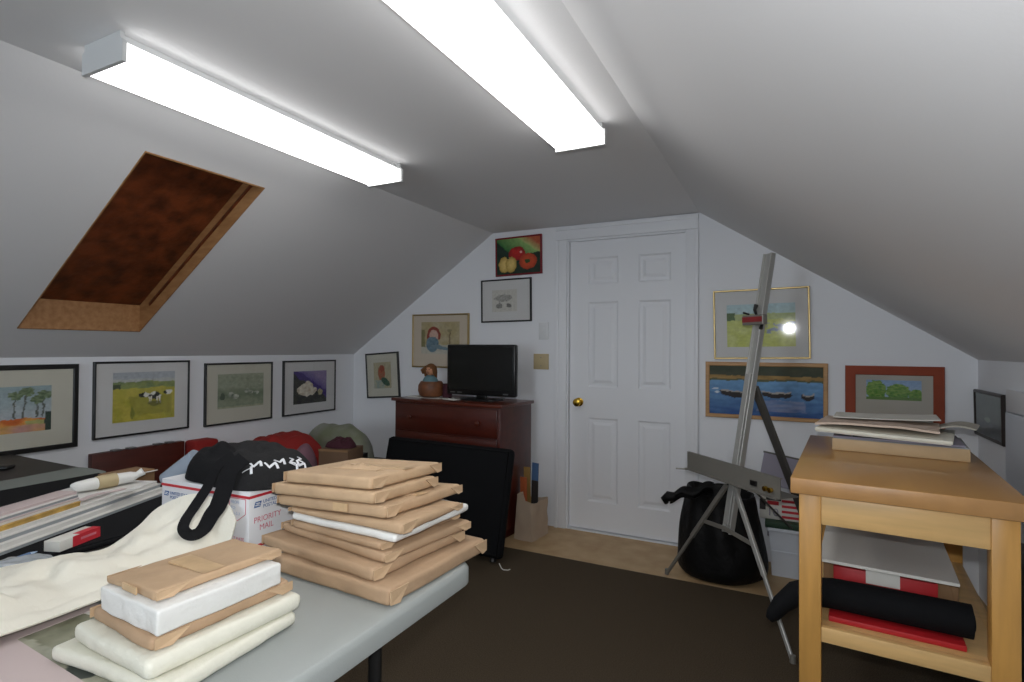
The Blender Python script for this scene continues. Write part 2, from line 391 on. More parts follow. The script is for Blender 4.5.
# ------------------------------------------------------------------ pictures
def hx(s): return lin(s)[:3]
def mixc(a, b, t): t = max(0, min(1, t)); return tuple(x + (y - x) * t for x, y in zip(a, b))
def paint(parent, x0, x1, z0, z1, y, fn, nu=84, nv=64, name='artwork', flat=False):
    me = bpy.data.meshes.new(name); vs = []; fs = []; cs = []
    for j in range(nv + 1):
        for i in range(nu + 1):
            u, v = i / nu, j / nv; px, pz = x0 + (x1 - x0) * u, z0 + (z1 - z0) * v
            vs.append((px, pz, y) if flat else (px, y, pz)); 
            uu = u + .02 * nz(u, v, 0, 9, 2) + .012 * nz(u, v, 0, 22, 4); vv = v + .02 * nz(u, v, 0, 9, 6) + .012 * nz(u, v, 0, 22, 8)
            q = fn(max(0, min(1, uu)), max(0, min(1, vv))); k = 1 + .16 * nz(u, v, 0, 16, 1) + .12 * nz(u, v, 0, 38, 3); cs.append(tuple(max(0, min(1, x * k)) for x in q))
    for j in range(nv):
        for i in range(nu):
            k = j * (nu + 1) + i; fs.append((k, k + 1, k + nu + 2, k + nu + 1))
    n0 = len(vs); dy = -.0015 if flat else .0015
    for (i, j) in ((0, 0), (nu, 0), (nu, nv), (0, nv)):
        p = vs[j * (nu + 1) + i]; vs.append((p[0], p[1], p[2] + dy) if flat else (p[0], p[1] + dy, p[2])); cs.append((.6, .6, .58))
    fs.append((n0 + 3, n0 + 2, n0 + 1, n0))
    me.from_pydata(vs, [], fs)
    at = me.attributes.new('paint', 'FLOAT_COLOR', 'POINT')
    for k, c in enumerate(cs): at.data[k].color = (*c, 1)
    me.materials.append(M['paint'])
    for p in me.polygons: p.use_smooth = False
    return add(bpy.data.objects.new(name, me), parent)
def el(u, v, cu, cv, a, b, rot=0):
    x, y = u - cu, v - cv; c, s = math.cos(rot), math.sin(rot); return ((x * c + y * s) / a) ** 2 + ((-x * s + y * c) / b) ** 2
def wash(u, v, s=5, k=0): return nz(u, v, 0, s, k)

def art_palm(u, v):
    c = mixc(hx('#b6bcc0'), hx('#8fa3a8'), v + .3 * wash(u, v, 4))
    for (x, top, lean) in ((.1, .85, .05), (.38, .83, .05), (.62, .8, .02), (.74, .88, .07), (.85, .7, .01), (.93, .8, .04)):
        xx = x - lean * (1 - v)
        if .3 < v < top and abs(u - xx) < .011: c = hx('#5a5f58')
        d = el(u, v, x, top, .085, .1); a = math.atan2(v - top, u - x)
        if d < .55 + .45 * abs(math.sin(a * 3.5 + x * 9)): c = mixc(hx('#4f6346'), hx('#7f9070'), wash(u, v, 25) + .5)
    if v < .3 + .03 * wash(u, v, 6): c = mixc(hx('#c4642c'), hx('#d99a4a'), wash(u, v, 5, 2) * 1.5 + .6 - 2 * (v - .1))
    if v < .24 and u > .72: c = hx('#a9a96a')
    if v < .16: c = mixc(hx('#c99a58'), hx('#b58a9a'), wash(u, v, 4, 5) + .4)
    if u > .93 and v < .42: c = hx('#33443a')
    return c
def art_cow(u, v):
    hz = .67 + .03 * wash(u, v, 4); c = mixc(hx('#b9bdc0'), hx('#a7adb4'), v)
    if v < .86 and v > .8: c = hx('#b4b8b4')
    if v < .80 + .03 * wash(u, 0, 4, 3): c = mixc(hx('#76875c'), hx('#8f9a58'), wash(u, v, 8) + .5)
    if u < .12 and .62 < v < .76: c = hx('#46523a')
    if v < hz: c = mixc(hx('#bdb04a'), hx('#a8a23c'), .5 + wash(u, v, 6))
    if v < .5 and u > .22 + (0.5 - v) * .3 and u < .95 and v > .12: c = mixc(c, hx('#8b8a35'), .6)
    if el(u, v, .3, .17, .03, .12) < 1: c = hx('#7d8032')
    for (x, y, a, bb) in ((.5, .52, .1, .05), (.67, .5, .1, .08), (.88, .56, .08, .045)):
        if el(u, v, x, y, a, bb, -.1) < 1: c = hx('#20221f') if wash(u, v, 11, 6) > -.02 else hx('#d6d6d0')
    for x in (.57, .6, .7, .75):
        if abs(u - x) < .012 and .33 < v < .48: c = hx('#e0dcd0')
    if el(u, v, .66, .34, .12, .06) < 1 and v < .38: c = mixc(c, hx('#55582a'), .7)
    return c
def art_mist(u, v):
    c = mixc(hx('#8c9680'), hx('#9aa08c'), v + .4 * wash(u, v, 4))
    c = mixc(c, hx('#66755f'), max(0, .75 - abs(v - .38) * 3) + .4 * wash(u, v, 9, 2))
    for (x, y, a) in ((.28, .4, .06), (.38, .33, .07), (.62, .48, .06), (.72, .43, .05), (.84, .42, .05)):
        if el(u, v, x, y, a, a * 1.1) < 1: c = mixc(hx('#c0c3b6'), hx('#5b6a5a'), wash(u, v, 14, 4) + .45)
    if el(u, v, .1, .35, .05, .1) < 1: c = hx('#4f5c4c')
    return c if v > .05 else mixc(c, hx('#a9ab92'), .7)
def art_flower(u, v):
    dgn = v - (1.05 - .75 * u) + .08 * wash(u, v, 5)
    c = mixc(hx('#4b3a86'), hx('#8d7fa6'), dgn * 3) if dgn > -.15 else mixc(hx('#2b2a2c'), hx('#3f4238'), wash(u, v, 8) + .5)
    if dgn > -.15 and dgn < .06: c = hx('#3f2f74')
    for (x, y, a, r) in ((.34, .48, .25, .4), (.3, .36, .2, -.3), (.46, .4, .2, 1.2), (.56, .36, .16, .6), (.42, .55, .16, 1.5)):
        if el(u, v, x, y, a, a * .55, r) < 1: c = mixc(hx('#d8d3c4'), hx('#b7a890'), wash(u, v, 12, 3) + .35)
    if el(u, v, .8, .32, .08, .1) < 1: c = mixc(hx('#8a8a5a'), hx('#b0a890'), wash(u, v, 20) + .5)
    return c
def art_seat(u, v):
    c = mixc(hx('#a49c80'), hx('#b0a88c'), wash(u, v, 5) + .5)
    if el(u, v, .45, .58, .2, .3) < 1: c = mixc(hx('#a0553a'), hx('#8d6a4a'), wash(u, v, 7) + .4)
    if el(u, v, .5, .76, .14, .12) < 1: c = hx('#8e4a34')
    if v < .32 and u < .62: c = mixc(hx('#8f9d94'), hx('#a9a892'), wash(u, v, 6) + .4)
    if el(u, v, .66, .25, .26, .13, -.5) < 1: c = hx('#3c5a48')
    return c
def art_clown(u, v):
    c = mixc(hx('#b5a98c'), hx('#a89a70'), .6 + wash(u, v, 4))
    if v < .28: c = mixc(c, hx('#b9b9b0'), .8)
    d = el(u, v, .33, .55, .18, .3)
    if d < 1 and v > .45: c = hx('#8a3a2c')
    if el(u, v, .33, .55, .12, .2) < 1: c = hx('#c8a89a')
    if el(u, v, .3, .3, .17, .25) < 1 and v < .52: c = mixc(hx('#6f8794'), hx('#55707e'), wash(u, v, 10) + .5)
    if el(u, v, .5, .2, .25, .06, -.25) < 1: c = hx('#708690')
    if u < .1 and .2 < v < .75: c = hx('#7f7a52')
    if abs(u - .75) < .02 and .3 < v < .75: c = hx('#7a6a4c')
    if el(u, v, .74, .72, .06, .05) < 1: c = hx('#8d8460')
    return c
def art_sketch(u, v):
    c = hx('#c2c0b8'); g = 0
    if el(u, v, .45, .62, .36, .16) < 1 + .5 * wash(u, v, 9): g = .45 + .4 * wash(u, v, 18)
    if abs(u - .3) < .03 and .25 < v < .6: g = .4
    if el(u, v, .29, .27, .13, .12) < 1: g = .65 + .3 * wash(u, v, 22)
    if el(u, v, .68, .27, .11, .08, -.5) < 1: g = .8
    return mixc(c, hx('#4d4d4b'), g)
def art_pepper(u, v):
    c = mixc(hx('#16261c'), hx('#20382a'), wash(u, v, 4) + .5)
    k = v - (1.25 - .95 * u)
    if v > .55 and k > -.35 + .1 * wash(u, v, 3): c = mixc(hx('#2f6b35'), hx('#8db069'), (k + .35) * 1.7)
    if k > .22: c = mixc(hx('#a9b774'), hx('#b35a3c'), (k - .22) * 4)
    d = el(u, v, .47, .56, .19, .2)
    if d < 1: c = mixc(hx('#b8201c'), hx('#6e1414'), d * .8 + .4 * wash(u, v, 7))
    if el(u, v, .56, .6, .035, .03) < 1: c = hx('#e0a8a0')
    for dx in (-.08, .08):
        d = el(u, v, .26 + dx, .27, .13, .22)
        if d < 1 and not (v > .42 and abs(u - .26) < .03): c = mixc(hx('#d8bd72'), hx('#a98a3c'), d)
    d = el(u, v, .72, .33, .2, .22)
    if d < 1: c = mixc(hx('#c8502a'), hx('#9a2f18'), d * .8 + .3 * wash(u, v, 9))
    if el(u, v, .71, .33, .06, .06) < 1: c = hx('#2f4a20')
    return c
def art_field(u, v):
    c = mixc(hx('#b9c8b8'), hx('#aec6cc'), v)
    if v < .78: c = mixc(hx('#9fae78'), hx('#b5bf88'), wash(u, v, 5) + .5)
    if v < .62 + .05 * wash(u, v, 4): c = mixc(hx('#bcc46a'), hx('#c6cc86'), wash(u, v, 6) + .5)
    if u < .12 and .62 < v < .8: c = hx('#5f7450')
    if u > .5 and .3 < v < .55 and wash(u, v, 12, 3) > .1: c = hx('#8f9ab0')
    return c
def art_boats(u, v):
    c = mixc(hx('#2d4f86'), hx('#6f9cc4'), min(1, v * 1.35) + .25 * wash(u, v * 3, 5))
    if .1 < v < .32 and .45 < u < .85: c = mixc(c, hx('#8a8ea8'), .5 + .5 * wash(u, v * 3, 7))
    if v > .7: c = hx('#5a5c40')
    if .73 < v < .8: c = mixc(hx('#a08250'), hx('#8c7040'), wash(u, v, 9) + .5)
    if v > .8: c = mixc(hx('#3c4436'), hx('#4a4c3c'), wash(u, v, 7) + .5)
    for (x0, x1, y) in ((.12, .42, .46), (.48, .74, .46), (.82, .92, .44)):
        if x0 < u < x1:
            k = (u - x0) / (x1 - x0) * 2 - 1; top = y + .035 * k * k; bt = y - .07 * (1 - k * k) ** .5
            if bt - .03 < v < top + .015: c = hx('#2c2828') if v < top - .012 else hx('#a8a098')
    if el(u, v, .07, .52, .03, .015) < 1 or el(u, v, .08, .45, .03, .015) < 1: c = hx('#c8d0d8')
    return c
def art_trees(u, v):
    c = mixc(hx('#9db0c4'), hx('#7f9cc0'), v)
    for (x, y, a, b_) in ((.18, .5, .19, .48), (.58, .42, .22, .4), (.9, .3, .14, .25)):
        if el(u, v, x, y, a, b_) < 1 + .3 * wash(u, v, 14): c = mixc(hx('#4a7a2c'), hx('#83a04c'), wash(u, v, 14, 3) + .45 + (v - .5) * .5)
    if v < .14: c = hx('#5b7a3c')
    return c
def art_dusk(u, v):
    c = mixc(hx('#4c5a58'), hx('#66736e'), v + .5 * wash(u, v, 4))
    if v < .35 + .05 * wash(u, v, 5): c = mixc(hx('#303a40'), hx('#48545a'), wash(u, v, 8) + .5)
    if el(u, v, .45, .4, .12, .06) < 1: c = hx('#7f8a80')
    return c

def picture(label, loc, rz, w, h, fr, fm, mm, art, fn, roll=0, tilt=0, depth=.022, glass=True, group='framed pictures on the walls'):
    """loc = base centre on the wall; local x along the wall, -y to the room; art = (x0,x1,z0,z1) local or None"""
    T = thing('framed_picture', label, 'picture', loc, rz, group)
    T.rotation_euler = (Matrix.Rotation(rz, 3, 'Z') @ Matrix.Rotation(roll, 3, 'Y') @ Matrix.Rotation(tilt, 3, 'X')).to_euler()
    b = NB(); o = [(-w / 2, 0), (w / 2, 0), (w / 2, h), (-w / 2, h)]; i_ = [(-w / 2 + fr, fr), (w / 2 - fr, fr), (w / 2 - fr, h - fr), (-w / 2 + fr, h - fr)]
    t = bmesh.new(); Y0, Y1 = -.002, -depth; m_ = min(.004, fr * .3)
    L = [[(p[0], Y0, p[1]) for p in o], [(p[0], Y1 + m_, p[1]) for p in o],
         [(p[0] + (m_ if p[0] < 0 else -m_), Y1, p[1] + (m_ if p[1] < h / 2 else -m_)) for p in o],
         [(p[0] + (-m_ if p[0] < 0 else m_), Y1, p[1] + (-m_ if p[1] < h / 2 else m_)) for p in i_], [(p[0], Y1 + m_, p[1]) for p in i_], [(p[0], Y0, p[1]) for p in i_]]
    vs = [[t.verts.new(q) for q in r] for r in L]
    for a, c_ in zip(vs, vs[1:] + vs[:1]):
        for k in range(4): t.faces.new((a[k], a[(k + 1) % 4], c_[(k + 1) % 4], c_[k]))
    merge(b, t); obj('frame', b, fm, T, angle=20)
    ya = -depth + .009
    if mm: obj('mat_board', box(NB(), (-w / 2 + fr * .7, ya, fr * .7), (w / 2 - fr * .7, -.003, h - fr * .7)), mm, T)
    else: obj('backing_board', box(NB(), (-w / 2 + fr * .7, ya + .003, fr * .7), (w / 2 - fr * .7, -.003, h - fr * .7)), 'carton', T)
    paint(T, art[0], art[1], art[2], art[3], ya - .002, fn)
    if glass: obj('glass_pane', box(NB(), (-w / 2 + fr * .9, ya - .005, fr * .9), (w / 2 - fr * .9, ya - .004, h - fr * .9)), 'glass', T)
    return T
LW = R(90)
def lpic(label, y0, y1, z0, z1, fr, mm, art, fn, roll=0):
    cy = (y0 + y1) / 2; return picture(label, (XL + .001, cy, z0), LW, y1 - y0, z1 - z0, fr, 'black', mm, (art[0] - cy, art[1] - cy, art[2] - z0, art[3] - z0), fn, roll)
def epic(label, x0, x1, z0, z1, fr, fm, mm, art, fn, roll=0, **k):
    cx = (x0 + x1) / 2; return picture(label, (cx, D - .001, z0), 0, x1 - x0, z1 - z0, fr, fm, mm, (art[0] - cx, art[1] - cx, art[2] - z0, art[3] - z0), fn, roll, **k)
lpic('black framed watercolour of palm trees over orange ground', .92, 1.588, .732, 1.172, .025, 'matboard', (1.08, 1.468, .838, 1.066), art_palm)
lpic('thin black framed watercolour of black and white cows on yellow field', 1.66, 2.197, .753, 1.181, .011, 'matwhite', (1.755, 2.104, .834, 1.117), art_cow)
lpic('thin black framed misty green watercolour of grazing animals', 2.301, 2.824, .745, 1.159, .012, 'matboard', (2.39, 2.747, .851, 1.083), art_mist)
lpic('thin black framed painting of white flower on purple', 2.921, 3.453, .744, 1.164, .012, 'matwhite', (3.016, 3.352, .826, 1.08), art_flower)
epic('small crooked black framed upright picture beside the dresser', -3.237, -2.887, .845, 1.226, .013, 'black', 'matboard', (-3.153, -2.967, .925, 1.145), art_seat, roll=R(-4))
epic('thin gold framed clown drawing partly behind the television', -2.766, -2.226, 1.11, 1.541, .012, 'gold', 'matpink', (-2.675, -2.309, 1.222, 1.477), art_clown)
epic('thin black framed small grey pencil sketch under the pepper painting', -2.114, -1.691, 1.467, 1.791, .011, 'black', 'matwhite', (-2.018, -1.808, 1.545, 1.71), art_sketch, roll=R(-.8))
epic('crimson framed painting of red, orange and yellow peppers', -1.991, -1.609, 1.814, 2.103, .012, 'redframe', None, (-1.981, -1.619, 1.824, 2.093), art_pepper, roll=R(-1), glass=False)
epic('thin gold framed pale yellow landscape hung above the boats painting', -.424, .112, 1.215, 1.643, .011, 'gold', 'matwhite', (-.345, .035, 1.29, 1.55), art_field, roll=R(-1), tilt=R(1.3))
epic('wide light wood framed painting of boats on blue water', -.475, .198, .847, 1.194, .024, 'pine', None, (-.455, .178, .867, 1.174), art_boats, glass=False)
T = epic('rust red framed picture of round green trees with grey mat', .284, .74, .80, 1.185, .05, 'rustmat', 'greymat', (.385, .639, .998, 1.107), art_trees)
picture('small dark framed murky landscape hung on low side wall', (XR - .001, 3.462, .838), R(-90), .43, .235, .016, 'darkframe', None, (-.203, .203, .012, .223), art_dusk, depth=.018, group='framed pictures on the walls', tilt=R(1))

# wall plates
T = thing('light_switch', 'white wall switch above the beige plate', 'switch', (-1.597, D - .001, 1.335), 0)
obj('cover_plate', box(NB(), (-.038, -.008, 0), (.038, 0, .125), .003), 'plate', T); obj('rocker', box(NB(), (-.012, -.012, .04), (.012, -.008, .085), .002), 'plate', T)
T = thing('wall_plate', 'beige square wall plate beside the door casing', 'switch', (-1.616, D - .001, 1.118), 0)
obj('cover_plate', box(NB(), (-.06, -.008, 0), (.06, 0, .113), .003), 'beige', T)
for s in (-1, 1): obj('screw', lathe(NB(), [(.004, 0), (.004, .001), (.0, .002)], 10, 0, Matrix.Translation((0, -.008, .056 + s * .03)) @ Matrix.Rotation(R(90), 4, 'X')), 'steel', T)
# ------------------------------------------------------------------ camera and flash
cam = bpy.data.cameras.new('camera'); co = add(bpy.data.objects.new('camera', cam))
cam.sensor_width = 36; cam.lens = 550.867 / 1024 * 36; cam.clip_start = .02
rx, ux, fx = Vector((.89300093, .45000749, .00652677)), Vector((-.00010703, -.01428981, .9998979)), Vector((-.4500548, .89291044, .01271265))
co.matrix_world = Matrix.Translation((0, 0, 1.2718)) @ Matrix((rx, ux, -fx)).transposed().to_4x4()
bpy.context.scene.camera = co
fl = bpy.data.lights.new('camera_flash', 'AREA'); fl.shape = 'RECTANGLE'; fl.size = .05; fl.size_y = .03; fl.energy = 16; fl.color = (.97, .985, 1)
fo = add(bpy.data.objects.new('camera_flash', fl)); fo.matrix_world = Matrix.Translation((0, 0, 1.36)) @ Matrix((rx, ux, -fx)).transposed().to_4x4()
w = bpy.data.worlds.new('world'); bpy.context.scene.world = w; w.use_nodes = True
w.node_tree.nodes['Background'].inputs[0].default_value = (.80, .90, 1, 1); w.node_tree.nodes['Background'].inputs[1].default_value = 14
pl = bpy.data.lights.new('window_portal', 'AREA'); pl.shape = 'RECTANGLE'; pl.size = .78; pl.size_y = 1.22; pl.cycles.is_portal = True
po = add(bpy.data.objects.new('window_portal', pl)); po.location = ((WX0 + WX1) / 2, YB - .11, (WZ0 + WZ1) / 2); po.rotation_euler = (R(90), 0, 0)
bpy.context.scene.cycles.diffuse_bounces = 6
vs_ = bpy.context.scene.view_settings; vs_.view_transform = 'Standard'; vs_.look = 'None'; vs_.gamma = 1; vs_.use_curve_mapping = False; vs_.exposure = 0

# ------------------------------------------------------------------ folding table
TX0, TX1, TY0, TY1, TZ = -1.46, -.70, -.62, 1.205, .74
T = thing('folding_table', 'long grey plastic folding table holding the brown paper parcels', 'table', ((TX0 + TX1) / 2, (TY0 + TY1) / 2, 0))
hw, hl = (TX1 - TX0) / 2, (TY1 - TY0) / 2
def rrect(hx_, hy_, r, n=7):
    P = []
    for cx, cy, a in ((hx_ - r, hy_ - r, 0), (-hx_ + r, hy_ - r, 90), (-hx_ + r, -hy_ + r, 180), (hx_ - r, -hy_ + r, 270)):
        for k in range(n + 1): P.append((cx + r * math.cos(R(a + 90 * k / n)), cy + r * math.sin(R(a + 90 * k / n))))
    return P
b = NB(); t = bmesh.new()
lay = [(0, TZ - .044), (0, TZ - .012), (.006, TZ - .002), (.012, TZ)]; rings = [[t.verts.new((x, y, z)) for x, y in rrect(hw - o, hl - o, .06)] for o, z in lay]
for A, B_ in zip(rings, rings[1:]):
    for k in range(len(A)): t.faces.new((A[k], A[(k + 1) % len(A)], B_[(k + 1) % len(A)], B_[k]))
t.faces.new(rings[-1]); inn = [t.verts.new((x, y, TZ - .044)) for x, y in rrect(hw - .02, hl - .02, .05)]; inn2 = [t.verts.new((x, y, TZ - .02)) for x, y in rrect(hw - .02, hl - .02, .05)]
for A, B_ in ((inn, rings[0]), (inn2, inn)):
    for k in range(len(A)): t.faces.new((A[k], A[(k + 1) % len(A)], B_[(k + 1) % len(A)], B_[k]))
t.faces.new(inn2[::-1]); merge(b, t); obj('tabletop', b, 'table', T, angle=40)
for s in (-1, 1):
    y = s * (hl - .33)
    for q in (-1, 1):
        obj('leg', tube(NB(), [(q * (hw - .045), y, TZ - .03), (q * (hw - .045), y, .005), ], .0135, 14), 'blackmetal', T)
    b = NB(); tube(b, [(-(hw - .045), y, .30), (hw - .045, y, .30)], .011); tube(b, [(-(hw - .045), y, TZ - .035), (hw - .045, y, TZ - .035)], .0125)
    tube(b, [(0, y, .30), (0, y - s * .3, TZ - .03)], .009); obj('leg_brace', b, 'blackmetal', T)
for s in (-1, 1): obj('side_rail', box(NB(), (s * (hw - .07) - .012, -hl + .1, TZ - .04), (s * (hw - .07) + .012, hl - .1, TZ - .02)), 'blackmetal', T)

# ------------------------------------------------------------------ wrapped parcels
def parcel(label, Fx, Fy, z, w, d, h, rz, m, seed, bev=.006, group='parcels in the tall stack on the folding table', flap=True, tapes=1, bow=.003, tilt=(0, 0), wedge=(0, 0), crumple=None):
    """Fx,Fy = corner at local (+w/2,-d/2)"""
    mx = Matrix.Rotation(R(rz), 3, 'Z') @ Matrix.Rotation(R(tilt[0]), 3, 'X') @ Matrix.Rotation(R(tilt[1]), 3, 'Y')
    T = thing('wrapped_parcel', label, 'parcel', Vector((Fx, Fy, z)) - mx @ Vector((w / 2, -d / 2, 0)), 0, group); T.rotation_euler = mx.to_euler()
    b = NB(); t = bmesh.new(); bmesh.ops.create_cube(t, size=1)
    for v in t.verts: v.co = Vector((v.co.x * w, v.co.y * d, (v.co.z + .5) * h))
    e = [x for x in t.edges]; bmesh.ops.bevel(t, geom=e, offset=min(bev, h * .42), segments=3, affect='EDGES', profile=.55)
    long = [x for x in t.edges if x.calc_length() > .05]; bmesh.ops.subdivide_edges(t, edges=long, cuts=11, use_grid_fill=True)
    rnd = random.Random(seed)
    def top(x, y): return 1 - wedge[0] * (w / 2 - x) / w - wedge[1] * (y + d / 2) / d
    for v in t.verts:
        x, y, zz = v.co; n1 = nz(x, y, zz, 11, seed); n2 = nz(x, y, zz, 26, seed + 3)
        cf = max(abs(x) / (w / 2), abs(y) / (d / 2))
        if zz > .002: v.co.z += n2 * .0016 * (zz / h)
        v.co.z = max(.0003, min(v.co.z, h - .0002))
        if cf > .9: v.co.x += n1 * bow + n2 * bow * .4; v.co.y += nz(y, x, zz, 9, seed + 5) * bow + n2 * bow * .4
        v.co.z *= top(x, y)
    merge(b, t); obj('paper_wrap', b, m, T, angle=50)
    if flap:
        for k, (sx, sy) in enumerate(((1, -1), (1, 1), (-1, -1))):
            # folded triangular ear lying against the end face near a corner
            b = NB(); x0 = sx * (w / 2 + .0035); s = min(.055, d * .25); yy = sy * (d / 2 - .002); H = h * top(x0, yy)
            P = [(x0, yy, H * .93), (x0, yy - sy * s, H * .93), (x0 + sx * .003, yy - sy * s * .45, H * .1), (x0, yy, H * .15)]
            t = bmesh.new(); A = [t.verts.new(p) for p in P]; B_ = [t.verts.new((p[0] + sx * .0022, p[1], p[2])) for p in P]
            t.faces.new(A); t.faces.new(B_[::-1])
            for q in range(4): t.faces.new((A[q], A[(q + 1) % 4], B_[(q + 1) % 4], B_[q]))
            merge(b, t); obj('fold_flap', b, 'kraft3', T, angle=20)
    if crumple:
        def cr(u, v):
            x = crumple[0] + (u - .5) * crumple[2]; y = crumple[1] + (v - .5) * .05; e = math.sin(PI * u) * math.sin(PI * v)
            return (x, y, h * top(x, y) + .001 + e * (.005 + .016 * abs(nz(x, y, 0, 70, seed)) + .004 * math.sin(u * 19 + v * 6)))
        obj('crumpled_fold', sheet(NB(), cr, 30, 10, .001), m, T, angle=60)
    for k in range(tapes):
        x = (rnd.random() - .5) * w * .35; b = NB()
        if k: box(b, (x - .022, -d / 2 - .0052, h * .25), (x + .022, -d / 2 - .003, h * .9))
        else:
            y0 = -.02 + .04 * rnd.random()
            hexa(b, [(-w * .28, y0 - .02, h * .9), (w / 2 - .02, y0 - .02, h * .9), (w / 2 - .02, y0 + .02, h * .9), (-w * .28, y0 + .02, h * .9)] + [(xx, yy, h * top(xx, yy) + .0007) for xx, yy in ((-w * .28, y0 - .02), (w / 2 - .004, y0 - .02), (w / 2 - .004, y0 + .02), (-w * .28, y0 + .02))])
        obj('tape', b, 'tape', T)
    return T
K = ['lowest and thickest brown parcel of the tall stack on the folding table', 'brown parcel second from the bottom of the tall stack, jutting out behind',
     'brown parcel third from the bottom of the tall stack', 'thin brown parcel directly under the white one in the tall stack',
     'the only white parcel in the tall stack of brown ones', 'brown parcel resting directly on the white one, with a loose corner ear',
     'brown parcel third from the top of the tall stack, with crumpled paper edge', 'brown parcel directly beneath the topmost of the tall stack', 'topmost brown parcel of the tall stack, with creased tape on top']
SA = [(-.729, .895, .036, .36, .365, -3.2, 'kraft2'), (-.784, .907, .027, .385, .315, -6, 'kraft2'), (-.781, .940, .0205, .374, .295, -8, 'kraft2'), (-.801, .952, .0155, .30, .285, -5, 'kraft2'),
      (-.768, .967, .018, .338, .292, -2.4, 'whitewrap'), (-.757, .969, .026, .352, .24, -1.4, 'kraft', (0, 0), (.55, .4)), (-.806, .976, .028, .345, .315, -.5, 'kraft', (-2.4, -2.4), (.12, .1)), (-.837, .972, .028, .325, .25, -.2, 'kraft3', (-2.75, -2.8)), (-.852, .984, .028, .28, .28, .3, 'kraft3', (-2.75, -2.8))]
z = TZ
for k, q in enumerate(SA):
    Fx, Fy, h, w_, d_, rz, m = q[:7]
    parcel(K[k], Fx, Fy, z + .0006, w_, d_, h, rz, m, 11 + k * 3, bev=.010, tapes=2 if k in (6,) else 1 if k in (3, 8) else 0, bow=.005, flap=m != 'whitewrap', tilt=q[7] if len(q) > 7 else (0, 0), wedge=q[8] if len(q) > 8 else (0, 0), crumple={6: (.09, -.02, .11), 8: (.0, -.03, .16)}.get(k)); z += h + .0006
G2 = 'parcels in the low stack at the table edge'
z = TZ + .003
SB = [('bottom cream plastic wrapped parcel of the low stack with rounded edges', -.819, .50, .0245, .285, .262, 4, 'creamwrap', .012),
      ('cream wrapped parcel second from the bottom of the low stack', -.851, .492, .031, .235, .28, -3, 'creamwrap', .014),
      ('brown parcel between the white and cream ones in the low stack', -.876, .514, .021, .195, .255, -3, 'kraft2', .008),
      ('thick white block parcel under the topmost brown one, low stack', -.87, .519, .0405, .18, .223, -3, 'whitewrap', .005),
      ('topmost brown parcel of the low stack, shiny tape along its side', -.905, .532, .017, .148, .234, -3.5, 'kraft', .005)]
for k, (lb, Fx, Fy, h, w_, d_, rz, m, bv) in enumerate(SB):
    parcel(lb, Fx, Fy, z + .0005, w_, d_, h, rz, m, 71 + k * 5, bev=bv, group=G2, flap=m.startswith('kraft'), tapes=2 if k == 4 else 0, bow=.005, wedge=(.4, .2) if k == 4 else (0, 0)); z += h + .0005

# ------------------------------------------------------------------ prints and mat boards on the table
T = thing('art_print', 'loose grey and olive watercolour print sticking out under the low parcels', 'print', (-1.09, .48, TZ), R(4))
obj('sheet', box(NB(), (-.16, -.14, 0), (.20, .14, .0012)), 'paperwhite', T)
def art_loose(u, v):
    c = mixc(hx('#b0ad98'), hx('#8f9080'), wash(u, v, 4) + .5)
    if v > .62 and u < .5: c = mixc(hx('#8c8c78'), hx('#6c6c56'), wash(u, v, 6) + .5)
    if v < .4 and u > .25: c = mixc(hx('#5c5c3c'), hx('#8a8560'), wash(u, v, 7) + .6)
    if el(u, v, .62, .6, .12, .14) < 1: c = hx('#454a44')
    return c
o = paint(T, -.15, .19, -.13, .13, .0016, art_loose, name='artwork', flat=True)
o = obj('mat_board', box(NB(), (-.26, -.2, 0), (.22, .0, .003), .0005), 'boardpink', None, loc=(-1.17, .486, TZ + .0022), rz=R(-3)); tag(o, 'plain beige pink mat board lying at the near table corner', 'mat board')
T = thing('mat_board', 'rose edged cream mat boards half under the cream cloth', 'mat board', (-1.335, .56, TZ), R(3))
obj('board', box(NB(), (-.12, -.12, .0), (.09, .07, .0025)), 'boardpink', T); 

# ------------------------------------------------------------------ postal box
T = thing('postal_box', 'white postal carton with red stripes standing under the black tote bag', 'box', (-1.24, .966, TZ), R(2.5))
BW, BD, BH = .345, .27, .157
obj('carton_body', box(NB(), (-BW, 0, 0), (0, BD, BH), .002), 'boxwhite', T)
b = NB()
for z0 in (.008, BH - .019):
    box(b, (-BW - .0006, -.0006, z0), (.0006, BD + .0006, z0 + .007))
obj('red_stripe', b, 'red', T)
b = NB(); box(b, (-BW + .003, BD * .5 - .0008, BH), (-.003, BD * .5 + .0008, BH + .0008)); box(b, (-.07, BD * .5 + .004, BH), (-.03, BD * .5 + .02, BH + .0006)); obj('lid_seam', b, 'paleblue', T)
def FM(x, z, s=0): return Matrix.Translation((x, -.0008, z)) @ Matrix.Rotation(R(90), 4, 'X')
def RM(y, z): return Matrix.Translation((.0008, y, z)) @ Matrix.Rotation(R(90), 4, 'Z') @ Matrix.Rotation(R(90), 4, 'X')
